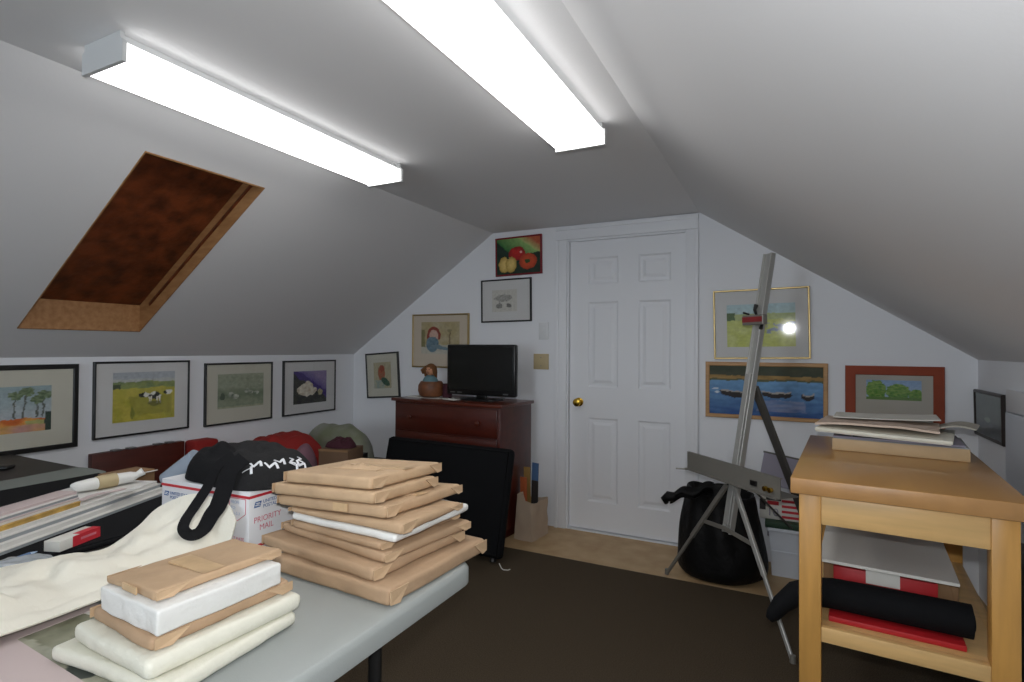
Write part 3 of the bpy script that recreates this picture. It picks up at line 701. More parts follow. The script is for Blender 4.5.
def eagle(mx, s):
    b = NB(); t = bmesh.new()
    for P in ([(0, 0), (1.25, 0), (1.5, .9), (.25, .9)],):
        A = [t.verts.new((x * s, y * s, 0)) for x, y in P]; B_ = [t.verts.new((x * s, y * s, .0005)) for x, y in P]; t.faces.new(A[::-1]); t.faces.new(B_)
        for k in range(len(P)): t.faces.new((A[k], A[(k + 1) % len(P)], B_[(k + 1) % len(P)], B_[k]))
    merge(b, t, 0, mx); obj('emblem', b, 'blue', T)
    b = NB(); t = bmesh.new()
    for P in ([(.25, .7), (1.0, .72), (1.42, .45), (.95, .52), (.55, .5)], [(.12, .42), (.9, .42), (1.3, .12), (.8, .25), (.3, .2)]):
        A = [t.verts.new((x * s, y * s, .0004)) for x, y in P]; B_ = [t.verts.new((x * s, y * s, .0009)) for x, y in P]; t.faces.new(A[::-1]); t.faces.new(B_)
        for k in range(len(P)): t.faces.new((A[k], A[(k + 1) % len(P)], B_[(k + 1) % len(P)], B_[k]))
    merge(b, t, 0, mx); obj('emblem_eagle', b, 'whiteprint', T)
eagle(FM(-BW + .012, .112), .014); eagle(RM(.014, .112), .016)
for k, s in enumerate(('UNITED STATES', 'POSTAL SERVICE')):
    text('lettering', s, .0115, 'blue', T, FM(-BW + .037, .1165 - .0115 * k)); text('lettering', s, .0125, 'blue', T, RM(.043, .1185 - .0125 * k))
text('lettering', 'PRIORITY', .021, 'pinkink', T, RM(.014, .072)); text('lettering', 'MAIL', .021, 'pinkink', T, RM(.032, .05))
text('lettering', 'PRIORITY MAIL', .017, 'pinkink', T, FM(-BW + .012, .05)); text('lettering', 'FLAT RATE', .012, 'pinkink', T, FM(-.075, .028))
b = NB(); P = [(-.072, .136), (-.012, .136), (-.012, .098), (-.042, .078), (-.072, .098)]
for p, q in zip(P, P[1:] + P[:1]): tube(b, [(p[0], -.0008, p[1]), (q[0], -.0008, q[1])], .0009, 6)
obj('label_outline', b, 'pinkink', T)
for k, s in enumerate(('FROM:', 'TO:', '1-2-3')): text('lettering', s, .011, 'paleblue', T, FM(-.066 + .01 * (k > 1), .122 - .0145 * k))

# ------------------------------------------------------------------ black tote bag on the carton
T = thing('tote_bag', 'black cloth tote bag with white print slumped on the postal carton', 'bag', (-1.38, 1.09, TZ + BH), 0)
ox, oy = -1.38, 1.09
OUT = [(-1.575, 1.06), (-1.53, .995), (-1.43, .962), (-1.33, .952), (-1.245, .968), (-1.205, 1.03), (-1.185, 1.10), (-1.22, 1.17), (-1.34, 1.215), (-1.46, 1.22), (-1.56, 1.15)]
OUT = [(x - ox, y - oy) for x, y in OUT]
def bagz(x, y): return 0
obj('bag_cloth', heap(NB(), OUT, .001, .092, seed=5, wr=.022, wscale=8, power=.6, peak=(-.045, .03), nr=20, na=80), 'greycloth', T, angle=80)
b = NB(); heap(b, [(-.20, -.05), (-.13, -.12), (-.04, -.135), (.03, -.11), (.02, -.03), (-.06, .02), (-.15, .02)], .004, .082, seed=9, wr=.02, wscale=12, power=.6)
obj('folded_lining', b, 'blackcloth', T, angle=80)
def ribbon(b, pts, wd, wvec, n=40, th=.002):
    def f(u, v):
        p = lerp_pts(pts, u); q = lerp_pts(wvec, u); return p + q * (v - .5) * wd
    sheet(b, f, n, 3, th); return b
S = [(-1.345, 1.0, .975), (-1.366, .965, .945), (-1.372, .946, .90), (-1.373, .928, .876), (-1.369, .903, .85), (-1.349, .873, .836), (-1.333, .855, .82), (-1.316, .857, .807), (-1.307, .873, .805), (-1.312, .895, .812), (-1.313, .916, .84), (-1.303, .926, .862), (-1.30, .940, .90), (-1.297, .955, .945), (-1.285, .985, .975)]
def loopf(u, v):
    e = .004; p = lerp_pts(S, u); tn = (lerp_pts(S, min(1, u + e)) - lerp_pts(S, max(0, u - e))).normalized(); n = Vector((.5, -.62, .6)).normalized()
    q = tn.cross(n).normalized(); w_ = .026 + .016 * max(0, min(1, (u - .5) * 4)); p = p + q * (v - .5) * w_ + n * .0055
    return Vector((p.x - ox, p.y - oy, p.z - TZ - BH))
obj('strap', sheet(NB(), loopf, 90, 3, .002), 'blackcloth', T, angle=60)
rnd = random.Random(8); b = NB()
dg = bpy.context.evaluated_depsgraph_get()
bagobj = [o for o in T.children if o.name.startswith('bag_cloth')][0]
from mathutils.bvhtree import BVHTree
bmt = bmesh.new(); bmt.from_mesh(bagobj.data); bv = BVHTree.FromBMesh(bmt)
def onbag(x, y):
    h = bv.ray_cast(Vector((x, y, .5)), Vector((0, 0, -1))); return h[0].z if h[0] is not None else .01
def glyph(P, wd):
    pts = []
    for p, q in zip(P, P[1:]):
        for k in range(5): pts.append((p[0] + (q[0] - p[0]) * k / 5, p[1] + (q[1] - p[1]) * k / 5))
    pts.append(P[-1]); tube(b, [(x, y, onbag(x, y) + .0005) for x, y in pts], wd, 6, flat=.35)
for k in range(7):
    t_ = k / 6; x = .112 + .075 * t_ - .012 * (k % 2); y = -.108 + .16 * t_; s = .011 + .004 * rnd.random()
    A = [(x - s, y - s * .6), (x + s * .2, y + s * rnd.uniform(-1, 1)), (x - s * .2, y + s), (x + s, y + s * rnd.uniform(0, 1))]
    glyph(A, .0035); 
    if k > 3: glyph([(x - .022, y + .003), (x - .016, y + s), (x - .012, y - s * .2), (x - .004, y + s * .8)], .003)
bmt.free(); obj('white_print', b, 'whiteprint', T)

# ------------------------------------------------------------------ cream canvas cloth draped between box and prints
far = [(-1.5, .22, .80), (-1.49, .36, .815), (-1.478, .50, .805), (-1.482, .60, .795), (-1.475, .68, .785), (-1.452, .745, .785), (-1.475, .82, .808), (-1.50, .895, .838), (-1.45, .93, .868), (-1.392, .945, .878), (-1.335, .944, .872), (-1.285, .942, .866), (-1.252, .94, .83)]
near = [(-1.24, .24, .758), (-1.235, .36, .760), (-1.228, .45, .759), (-1.23, .53, .757), (-1.236, .60, .756), (-1.243, .67, .756), (-1.25, .735, .755), (-1.26, .79, .755), (-1.268, .835, .756), (-1.276, .875, .757), (-1.285, .90, .757), (-1.28, .915, .757), (-1.262, .925, .762)]
T = thing('canvas_cloth', 'crumpled cream canvas cloth spread between the postal carton and the prints', 'cloth', (-1.36, .6, TZ))
def clothf(u, v):
    a = lerp_pts(far, u); c_ = lerp_pts(near, u); p = a.lerp(c_, v)
    k = math.sin(PI * v); am = .028 * (1 - u * .75)
    p.z += k * (am + .03 * (1 - u * .7) * nz(p.x, p.y, 0, 9, 3) + (.022 - .012 * u) * nz(p.x, p.y, 0, 24, 6)) - .006 * k * u
    f_ = abs(math.sin((p.x * 14 + p.y * 9) + 2 * nz(p.x, p.y, 0, 6, 2))) ** 6; p.z += .012 * k * f_ * (1 - .5 * u)
    p.x += .012 * nz(p.x, p.y, 0, 10, 9) * (1 if 0 < v < 1 else .6); p.y += .008 * nz(p.y, p.x, 0, 10, 4)
    if v > .9: p.z += .003
    return Vector((p.x + 1.36, p.y - .6, p.z - TZ))
b = NB(); sheet(b, lambda u, v: clothf(u, v), 110, 44, .004)
# far edge falls to the tables behind
def skirt(u, v):
    p = clothf(u, 0); return Vector((p.x - .012 * v, p.y + .002 * v, p.z * (1 - v) + .014 * v))
sheet(b, lambda u, v: skirt(u * .62, 1 - v), 70, 5, .004)
obj('cloth_sheet', b, 'canvas', T, angle=80)

# ------------------------------------------------------------------ dark side table with boards
SXa, SXb, SYa, SYb = -3.385, -1.475, -.35, 1.305
T = thing('side_table', 'dark brown topped table along the low picture wall', 'table', ((SXa + SXb) / 2, (SYa + SYb) / 2, 0))
hx_, hy_ = (SXb - SXa) / 2, (SYb - SYa) / 2
obj('tabletop', box(NB(), (-hx_, -hy_, TZ - .03), (hx_, hy_, TZ), .003), 'darktop', T)
for sx in (-1, 1):
    for sy in (-1, 1): obj('leg', box(NB(), (sx * (hx_ - .05) - .025, sy * (hy_ - .05) - .025, .001), (sx * (hx_ - .05) + .025, sy * (hy_ - .05) + .025, TZ - .03), .003), 'darktop', T)
b = NB()
for s in (-1, 1): box(b, (-hx_ + .05, s * (hy_ - .05) - .01, TZ - .11), (hx_ - .05, s * (hy_ - .05) + .01, TZ - .031)); box(b, (s * (hx_ - .05) - .01, -hy_ + .05, TZ - .11), (s * (hx_ - .05) + .01, hy_ - .05, TZ - .031))
obj('apron', b, 'darktop', T)
def sag(u, v):
    x = -2.71 + .215 * u; y = .1 + 1.17 * v
    return (x, y, TZ + .010 + .014 * max(0, (v - .55)) * math.sin(u * 2.2) + .004 * math.sin(v * 7))
o = obj('grey_board', sheet(NB(), sag, 8, 40, .006), 'greyboard', angle=60); tag(o, 'long grey board lying along the dark table beside the black folder', 'board')
T = thing('portfolio_folder', 'flat black art folder lying under the pile of mat boards', 'folder', (-2.06, .52, TZ), R(0))
obj('cover', box(NB(), (-.42, -.5, 0), (.445, .72, .02), .006), 'casecloth', T)
obj('piping', tube(NB(), [(.445, -.5, .01), (.445, .72, .01), (-.42, .72, .01), (-.42, -.5, .01)], .005, 8), 'blackcloth', T)
# pile of mat boards, turned toward the corner
PR = R(22)
def board(label, F, w_, l, z, h, m, rz=PR, core='boardcore'):
    """F = corner at the near aisle side, far end (local +x, +y)"""
    r = rz; cx = F[0] - (math.cos(r) * w_ / 2 - math.sin(r) * l / 2); cy = F[1] - (math.sin(r) * w_ / 2 + math.cos(r) * l / 2)
    T = thing('mat_board', label, 'mat board', (cx, cy, z), r, 'mat boards piled on the dark table')
    obj('face_sheet', box(NB(), (-w_ / 2, -l / 2, h * .72), (w_ / 2, l / 2, h), .0008), m, T); obj('core', box(NB(), (-w_ / 2 + .001, -l / 2 + .001, 0), (w_ / 2 - .001, l / 2 - .001, h * .72)), core, T)
z = TZ + .0205
for lb, F, w_, l, h, m, core in (('grey edged lowest board of the pile on the dark table', (-1.92, 1.17), .25, .98, .010, 'boardwhite', 'boardcore'), ('white mat board second from the bottom of the pile', (-1.932, 1.168), .24, .98, .012, 'boardwhite', 'boardwhite'),
                       ('white mat board third from the bottom of the pile', (-1.944, 1.163), .23, .97, .012, 'boardwhite', 'boardcore'), ('white mat board under the short boards of the pile', (-1.952, 1.155), .215, .95, .009, 'boardwhite', 'boardwhite')):
    board(lb, F, w_, l, z, h, m, core=core); z += h + .0004
zt = z
for lb, F, w_, l, h, m, core in (('short board with raw yellow wood edge on the mat board pile', (-1.845, .875), .105, .72, .012, 'yellowwood', 'yellowwood'), ('short rose white board on the yellow edged one', (-1.853, .876), .097, .72, .009, 'boardpink', 'boardwhite'),
                       ('short white board second from top of the pile', (-1.861, .877), .085, .72, .008, 'boardwhite', 'boardcore'), ('topmost short rose board of the pile', (-1.872, .878), .06, .70, .007, 'boardpink', 'boardpink')):
    board(lb, F, w_, l, z, h, m, core=core); z += h + .0004
T = thing('paper_roll', 'white crumpled roll with tan band on the mat board pile', 'paper roll', (-1.995, 1.02, zt), R(88))
b = NB(); tube(b, [(-.10, -.004, .030), (-.085, 0, .022), (-.05, .002, .021), (.02, 0, .022), (.07, -.002, .022), (.09, -.004, .026), (.105, -.012, .036)], [.006, .017, .0205, .021, .019, .011, .014], 16, flat=.95); obj('roll_paper', b, 'whitewrap', T, angle=70)
obj('paper_band', tube(NB(), [(-.03, 0, .0222), (.025, 0, .0222)], [.0218, .0224], 18), 'beige', T)
o = obj('paper_strip', sheet(NB(), lambda u, v: (.02 * (v - .5), .16 * (u - .5), .006 + .004 * math.sin(u * 5)), 14, 3, .002), 'boardpink', loc=(-1.90, .96, zt), rz=R(20)); tag(o, 'pink striped plastic strip in front of the white roll', 'strip')
o = obj('paper_strip', sheet(NB(), lambda u, v: (.024 * (v - .5), .11 * (u - .5), .009 + .003 * math.cos(u * 4)), 14, 3, .002), 'whitewrap', loc=(-1.865, 1.01, zt), rz=R(24)); tag(o, 'short glossy white strip beside the white roll', 'strip')
T = thing('carton', 'small open tan carton behind the white roll', 'box', (-2.17, 1.175, TZ + .0205), R(5))
obj('carton_body', box(NB(), (-.05, -.07, 0), (.05, .07, .05), .002), 'carton', T); obj('carton_flap', box(NB(), (.05, -.07, .03), (.075, .07, .034), .001, mx=Matrix.Rotation(R(-12), 4, 'Y')), 'paperwhite', T)
# red and white small box, blue rod, crumpled plastic
T = thing('small_carton', 'small red and white box lying on the black folder edge', 'box', (-1.648, .765, TZ + .0205), R(20))
obj('carton_body', box(NB(), (-.022, -.058, 0), (.022, .058, .026), .0015), 'paperwhite', T)
b = NB(); box(b, (.0215, -.022, .0005), (.0228, .0585, .0265)); box(b, (-.0, .0, .0255), (.0228, .0585, .0267)); obj('red_panel', b, 'red', T)
b = NB(); box(b, (.0226, .0, .012), (.0234, .045, .018)); obj('print_block', b, 'pinkink', T)
T = thing('pen', 'blue pen lying on the black folder near the cloth', 'pen', (-1.625, .615, TZ + .0205), R(17))
obj('barrel', tube(NB(), [(0, -.075, .005), (0, .06, .005)], .0048, 12), 'bluec', T); obj('tip', tube(NB(), [(0, .06, .005), (0, .078, .005)], [.0045, .001], 12), 'paleblue', T)
o = obj('plastic_bag', heap(NB(), [(-.05, -.09), (.03, -.1), (.06, -.02), (.045, .07), (-.01, .09), (-.06, .03)], 0, .022, seed=4, wr=.012, wscale=22), 'clearplastic', loc=(-1.575, .60, TZ + .0205), angle=80); tag(o, 'crumpled clear grey plastic bag between blue pen and cream cloth', 'plastic bag')
o = obj('plastic_tube', tube(NB(), [(0, 0, 0), (.09, .05, .085)], [.042, .04], 26), 'greyplastic', loc=(-1.98, 1.215, TZ + .043)); tag(o, 'shiny grey blue plastic tube leaning beside the postal carton', 'tube')
T = thing('phone', 'dark handset lying on the far dark table corner', 'phone', (-3.04, 1.10, TZ), R(40))
b = NB(); box(b, (-.08, -.03, 0), (.08, .03, .016), .007, 3); obj('handset_body', b, 'black', T, angle=60); b = NB(); box(b, (-.075, -.022, .013), (-.03, .022, .024), .005); obj('earpiece', b, 'black', T)
T = thing('vase', 'pale mauve jar standing on the far dark table corner', 'vase', (-3.235, 1.135, TZ)); obj('jar_body', lathe(NB(), [(.03, 0), (.045, .02), (.05, .06), (.04, .10), (.032, .115), (.034, .12), (.028, .12), (.026, .1), (.001, .01)], 28), 'mauve', T)

# ------------------------------------------------------------------ against the low wall: wooden panel and red case
T = thing('wooden_headboard', 'low red brown wooden panel leaning against the picture wall', 'headboard', (XL + .03, 1.895, 0), 0)
obj('panel_face', box(NB(), (-.02, -.255, .001), (.02, .255, .682), .004), 'redwood', T)
for y in (-.13, -.05, .1, .17): obj('metal_clip', box(NB(), (-.012, y - .022, .680), (.023, y + .022, .690), .002), 'steel', T)
T = thing('suitcase', 'dark red case standing between wooden panel and red cloth', 'suitcase', (XL + .075, 2.245, 0))
obj('case_shell', box(NB(), (-.06, -.08, .001), (.06, .08, .68), .02, 3), 'redcloth', T)

# ------------------------------------------------------------------ corner clutter on a low cabinet
CX0, CX1, CY0, CY1, CZ = -3.38, -2.52, 2.40, 3.20, .46
T = thing('low_cabinet', 'low dark cabinet in the room corner under the cloths', 'cabinet', ((CX0 + CX1) / 2, (CY0 + CY1) / 2, 0))
a_, b_ = (CX1 - CX0) / 2, (CY1 - CY0) / 2
obj('cabinet_body', box(NB(), (-a_, -b_, .05), (a_, b_, CZ - .02), .003), 'darktop', T); obj('cabinet_top', box(NB(), (-a_, -b_, CZ - .02), (a_, b_, CZ), .004), 'darktop', T); obj('plinth', box(NB(), (-a_ + .03, -b_ + .03, .001), (a_ - .03, b_ - .03, .05)), 'darktop', T)
for s in (-1, 1): obj('door', box(NB(), (a_ - .0, min(0, s * b_) + .02, .08), (a_ + .015, max(0, s * b_) - .02, CZ - .04), .003), 'darktop', T)
o = obj('red_cloth', heap(NB(), [(-.3, -.12), (-.1, -.22), (.12, -.2), (.24, -.02), (.2, .15), (-.05, .2), (-.28, .1)], 0, .225, seed=12, wr=.03, wscale=7, power=.45), 'redcloth', loc=(-3.06, 2.68, CZ), angle=80); tag(o, 'heap of bright red cloth against the picture wall', 'cloth')
o = obj('mauve_cloth', heap(NB(), [(-.075, -.08), (0, -.10), (.07, -.08), (.075, .05), (.02, .11), (-.06, .1)], 0, .185, seed=21, wr=.03, wscale=9, power=.5), 'mauve', loc=(-2.755, 2.52, CZ), angle=80); tag(o, 'crumpled mauve plastic bag in front of the red cloth', 'bag')
o = obj('scarf', heap(NB(), [(-.09, -.05), (0, -.07), (.09, -.03), (.08, .05), (0, .07), (-.08, .04)], 0, .05, seed=31, wr=.03, wscale=16), 'maroon', loc=(-2.555, 2.66, CZ + .175), angle=80); tag(o, 'dark maroon scarf bunched on the brown carton', 'scarf')
T = thing('carton', 'brown carton holding the maroon scarf in the room corner', 'box', (-2.555, 2.66, CZ), R(14))
obj('carton_body', box(NB(), (-.1, -.1, 0), (.1, .1, .172), .003), 'cartondark', T); obj('carton_flap', box(NB(), (-.1, -.102, .16), (.1, -.1, .174)), 'carton', T)
o = obj('plastic_sack', heap(NB(), [(-.3, -.05), (-.1, -.12), (.15, -.12), (.3, -.03), (.25, .12), (0, .16), (-.22, .12)], 0, .25, seed=41, wr=.035, wscale=6, power=.5, peak=(.02, .02)), 'greenbag', loc=(-2.95, 3.02, CZ), angle=80); tag(o, 'cloudy grey green plastic sack in the room corner', 'sack')
T = thing('blank_canvas', 'small white canvas with thin black edge between sack and black case', 'canvas', (-2.60, 2.83, CZ), R(12))
obj('canvas_face', box(NB(), (-.075, -.03, .0), (.075, .03, .10), .002), 'paperwhite', T)
b = NB(); box(b, (-.077, -.032, .10), (.077, .032, .105)); box(b, (.0755, -.032, .001), (.0795, .032, .105)); obj('edge_strip', b, 'black', T)

# ------------------------------------------------------------------ dresser, television, pot
T = thing('dresser', 'dark red brown wooden chest of drawers under the television', 'dresser', (-1.675, 3.165, 0), R(-5))
DW, DD, DH = .945, .42, .90
obj('carcass', box(NB(), (-DW + .01, .012, .06), (-.01, DD, DH - .022), .003), 'dresser', T)
obj('dresser_top', box(NB(), (-DW - .012, -.012, DH - .022), (.012, DD + .004, DH), .005), 'dressertop', T)
obj('plinth', box(NB(), (-DW + .03, .03, .001), (-.03, DD - .01, .06)), 'dresser', T)
zz = [.07, .27, .47, .67, .87]
for k in range(4):
    dr = obj('drawer', box(NB(), (-DW + .03, 0, zz[k] + .006), (-.03, .0125, zz[k + 1] - .006), .004), 'dresser', T)
    for s in (-.3, .3):
        mx = Matrix.Translation((-DW / 2 + s, 0, (zz[k] + zz[k + 1]) / 2)) @ Matrix.Rotation(R(90), 4, 'X')
        obj('knob', lathe(NB(), [(.008, 0), (.007, .01), (.016, .018), (.017, .024), (.001, .029)], 18, 0, mx), 'dressertop', dr)
T = thing('television', 'small black flat screen television standing on the dresser', 'television', (-1.95, 3.40, DH), R(-2))
b = NB(); box(b, (-.285, -.03, .035), (.285, .012, .395), .012, 3); box(b, (-.2, .01, .09), (.2, .05, .33), .02, 2); obj('casing', b, 'tvblack', T, angle=50)
obj('screen', box(NB(), (-.262, -.0315, .075), (.262, -.0298, .375)), 'screen', T)
b = NB(); box(b, (-.04, -.012, .01), (.04, .012, .05), .004); obj('stand_neck', b, 'tvblack', T)
b = NB(); prism(b, rrect(.15, .09, .05), 2, 0, .012, bev=.003); obj('stand_base', b, 'tvblack', T)
b = NB()
for x in (-.23, -.17, .21): box(b, (x - .02, -.0325, .048), (x + .02, -.031, .056))
obj('control_strip', b, 'steel', T)
o = obj('paper_slips', box(NB(), (-.06, -.03, 0), (.06, .03, .006), .001), 'paperwhite', loc=(-2.16, 3.33, DH), rz=R(-8)); tag(o, 'white paper slips beneath the television edge', 'paper')
o = obj('paper_sheet', box(NB(), (-.2, -.07, 0), (.12, .09, .003)), 'paperwhite', loc=(-2.36, 3.40, DH), rz=R(-6)); tag(o, 'white paper sheet under the brown pot on the dresser', 'paper')
T = thing('pot', 'round brown pottery pot holding a small figurine on the dresser', 'pot', (-2.385, 3.40, DH + .0032))
obj('pot_body', lathe(NB(), [(.06, 0), (.085, .012), (.098, .05), (.095, .09), (.078, .118), (.07, .118), (.08, .09), (.07, .02), (.001, .012)], 32), 'potbrown', T)
T = thing('figurine', 'small brown haired figurine with teal collar sitting in the pot', 'figurine', (-2.39, 3.395, DH + .016))
b = NB(); lathe(b, [(.055, .0), (.062, .06), (.058, .11), (.045, .135), (.022, .15), (.001, .152)], 22); obj('garment', b, 'teal', T)
b = NB(); lathe(b, [(.001, .142), (.016, .148), (.03, .165), (.034, .186), (.03, .208), (.016, .223), (.001, .226)], 20); tube(b, [(0, -.031, .186), (0, -.041, .181), (0, -.032, .176)], [.004, .006, .004], 8); obj('head', b, 'skin', T, angle=80)
b = NB()
for a in range(11):
    an = R(-20 + a * 22); r = .036; tube(b, [(math.cos(an) * .012, .01 + abs(math.sin(an)) * .008, .229), (math.cos(an) * r, max(-.012, math.sin(an) * r), .208), (math.cos(an) * .042, max(-.008, math.sin(an) * .04), .17), (math.cos(an) * .045, max(-.004, math.sin(an) * .04), .15 - .01 * (a % 3))], [.008, .012, .011, .007], 8)
lathe(b, [(.037, .2), (.034, .222), (.018, .236), (.001, .24)], 18, 0, Matrix.Translation((0, .006, -.002))); tube(b, [(-.06, .0, .16), (-.068, 0, .185), (-.052, .0, .2)], [.012, .02, .012], 10)
obj('hair', b, 'hair', T, angle=80)
b = NB()
for s in (-1, 1): lathe(b, [(.001, -.004), (.004, 0), (.001, .004)], 8, 0, Matrix.Translation((s * .012, -.032, .193)))
tube(b, [(-.009, -.031, .168), (0, -.033, .166), (.009, -.031, .168)], .002, 6); obj('face_paint', b, 'maroon', T)
o = obj('small_jar', lathe(NB(), [(.03, 0), (.036, .008), (.036, .08), (.03, .09), (.032, .105), (.001, .107)], 22), 'maroon', loc=(-2.262, 3.43, DH)); tag(o, 'dark maroon jar squeezed between pot and television', 'jar')

# ------------------------------------------------------------------ big black portfolio case leaning on the dresser
T = thing('portfolio_case', 'large black padded case leaning against the front of the dresser', 'case', (-1.99, 2.885, .010), R(0))
T.rotation_euler = (R(-13), 0, R(-3))
b = NB(); box(b, (-.50, -.03, .022), (.49, .03, .66), .028, 3); t = bmesh.new()
obj('case_shell', b, 'casecloth', T, angle=50)
b = NB(); P = [(-.48, -.032, .045), (.468, -.032, .045), (.468, -.032, .64), (-.48, -.032, .64), (-.48, -.032, .045)]; tube(b, P, .006, 8); obj('piping', b, 'blackcloth', T)
for x in (-.44, .43): obj('foot', lathe(NB(), [(.02, .0), (.018, .022), (.012, .03)], 14, 0, Matrix.Translation((x, 0, .003))), 'black', T)
# white tag cord at its lower corner
o = obj('cord', tube(NB(), [(-.02, 0, .03), (0, -.008, .008), (.015, -.012, .004), (.04, -.004, .004), (.045, .012, .004)], .0025, 8), 'paperwhite', loc=(-1.475, 2.82, 0)); tag(o, 'thin white cord on the carpet beside the black case', 'cord')

# ------------------------------------------------------------------ paper bag and folders beside the dresser
T = thing('paper_bag', 'crumpled beige paper bag on the floor beside the dresser', 'bag', (-1.57, 3.42, -.006), R(-8))
def bagside(u, v):
    P = [(-.065, -.11), (.065, -.11), (.065, .11), (-.065, .11), (-.065, -.11)]; f = u * 4; i = min(int(f), 3); k = f - i
    x = P[i][0] + (P[i + 1][0] - P[i][0]) * k; y = P[i][1] + (P[i + 1][1] - P[i][1]) * k; z_ = v * (.25 + .05 * (y < 0) * (x < 0) + .03 * nz(x, y, 0, 9, 2))
    s = 1 - .14 * v; return (x * s + .014 * nz(x, y, z_, 12, 5) + .012 * v, y * s + .014 * nz(y, z_, x, 12, 8), z_ + .001)
b = NB(); sheet(b, lambda u, v: bagside(1 - u, v), 40, 14, .0025); box(b, (-.058, -.1, .001), (.058, .1, .006)); obj('bag_paper', b, 'paperbag', T, angle=60)
for lb, m, x, y, hh, rx_ in (('ochre folder standing in the beige paper bag', 'ochre', -.03, .03, .50, -4), ('orange folder standing in the beige paper bag', 'orange', -.038, -.03, .44, -3), ('dark folder standing in the beige paper bag', 'darkpl', .022, .0, .42, 2), ('blue folder standing in the beige paper bag', 'bluec', .0, .055, .53, 3)):
    o = obj('folder', box(NB(), (-.026, -.003, 0), (.026, .003, hh - .05), .001), m, loc=(-1.57 + x, 3.42 + y * .8, .004)); o.rotation_euler = (0, R(rx_ * .5), R(-8)); tag(o, lb, 'folder', 'folders in the paper bag')

# ------------------------------------------------------------------ easel
T = thing('easel', 'tall aluminium tripod easel standing before the boats painting', 'easel', (-.24, 2.92, 0))
n_ = Vector((.72, .694, 0)).normalized(); e_ = Vector((.694, -.72, 0)).normalized()
def EP(s, l, z): return n_ * s + e_ * l + Vector((0, 0, z))
lean = math.tan(R(10.2))
def MP(z, off=0): return EP((z - .57) * lean + off, 0, z)
b = NB()
bar(b, MP(.375), MP(1.757), .056, .02, e_, .002)
for s in (-1, 1): bar(b, MP(.375, -.012) + e_ * s * .024, MP(1.757, -.012) + e_ * s * .024, .008, .018, e_, .001)
obj('mast', b, 'alu', T)
b = NB(); bar(b, MP(.42, -.02), MP(1.15, -.02), .03, .014, e_, .001); obj('sliding_channel', b, 'alu', T)
for s, foot in ((-1, (-.619 + .24, 3.19 - 2.92, .006)), (1, (.012 + .24, 2.53 - 2.92, .006))):
    top = MP(.60, -.03) + e_ * s * .03
    lg = obj('leg', bar(bar(NB(), top, Vector(foot) * .55 + top * .45, .024, .016, e_, .002), Vector(foot) * .5 + top * .5, foot, .018, .012, e_, .002), 'alud' if s < 0 else 'alu', T)
    f = Vector(foot); obj('foot_tip', tube(NB(), [f + Vector((0, 0, .025)), f - Vector((0, 0, .005))], [.011, .012], 12), 'alud', lg)
a_, b_ = MP(.60, -.03) - e_ * .03, MP(.60, -.03) + e_ * .03
L1 = a_.lerp(Vector((-.379, .27, .006)), .37); L2 = b_.lerp(Vector((.252, -.39, .006)), .37)
obj('leg_tie', bar(bar(NB(), L1, MP(.40, -.03), .02, .005, (0, 0, 1)), MP(.40, -.03), L2, .02, .005, (0, 0, 1)), 'alud', T)
rf = EP(.615, 0, .0); b = NB(); bar(b, MP(1.09, .02), rf + Vector((0, 0, .008)), .046, .018, e_, .002); rl = obj('rear_leg', b, 'aludark', T)
b = NB(); bar(b, MP(.66, .0), MP(.66).lerp(rf, .45) + n_ * .06, .016, .005, e_); obj('rear_brace', b, 'aludark', T)
# tray: a trough across the mast
tz = .675; b = NB(); t0, t1 = EP(-.085, -.265, tz - .006), EP(-.085, .385, tz - .002)
bar(b, t0 + Vector((0, 0, .012)), t1 + Vector((0, 0, .012)), .085, .004, (0, 0, 1))
bar(b, t0 + n_ * .05 - Vector((0, 0, .028)), t1 + n_ * .05 - Vector((0, 0, .028)), .10, .004, n_)
bar(b, t0 + n_ * .004 + Vector((0, 0, .056)), t1 + n_ * .004 + Vector((0, 0, .056)), .004, .014, (0, 0, 1))
bar(b, t0 + n_ * -.01 - Vector((0, 0, .03)), t1 + n_ * -.01 - Vector((0, 0, .03)), .004, .03, (0, 0, 1))
obj('tray', b, 'alud', T)
b = NB()
for l in (-.25, -.1): bar(b, EP(-.11, l, tz - .034), EP(.02, l, tz - .034), .01, .004, e_)
tube(b, [EP(-.14, -.29, tz - .04), EP(-.10, -.245, tz - .038)], .004, 8); obj('tray_hook', b, 'alud', T)
b = NB(); bar(b, EP(-.09, .235, tz + .002), EP(-.098, .235, tz + .002), .035, .022, e_); obj('tray_latch', b, 'black', T)
for l in (.31, .34): obj('thumb_screw', lathe(NB(), [(.009, 0), (.011, .004), (.011, .016), (.001, .018)], 16, 0, Matrix.Translation(EP(-.088, l, tz - .004)) @ Vector((0, 0, 1)).rotation_difference(-n_).to_matrix().to_4x4()), 'brass', T)
# top clamp
cz = 1.42; b = NB(); bar(b, MP(cz, -.035) - e_ * .075, MP(cz, -.035) + e_ * .07, .05, .03, (0, 0, 1), .003); ck = obj('clamp', b, 'alud', T)
b = NB(); bar(b, MP(cz + .002, -.052) - e_ * .07, MP(cz + .002, -.052) + e_ * .065, .026, .004, (0, 0, 1)); obj('clamp_grip', b, 'redplastic', ck)
b = NB(); tube(b, [MP(cz + .025, -.03), MP(cz + .05, -.045), MP(cz + .075, -.04)], [.006, .008, .011], 10); tube(b, [MP(cz + .03, -.03) - e_ * .05, MP(cz + .04, -.05) - e_ * .075], .005, 8); tube(b, [MP(cz - .02, -.03) + e_ * .05, MP(cz - .045, -.04) + e_ * .055], [.006, .01], 8); obj('clamp_lever', b, 'black', ck)

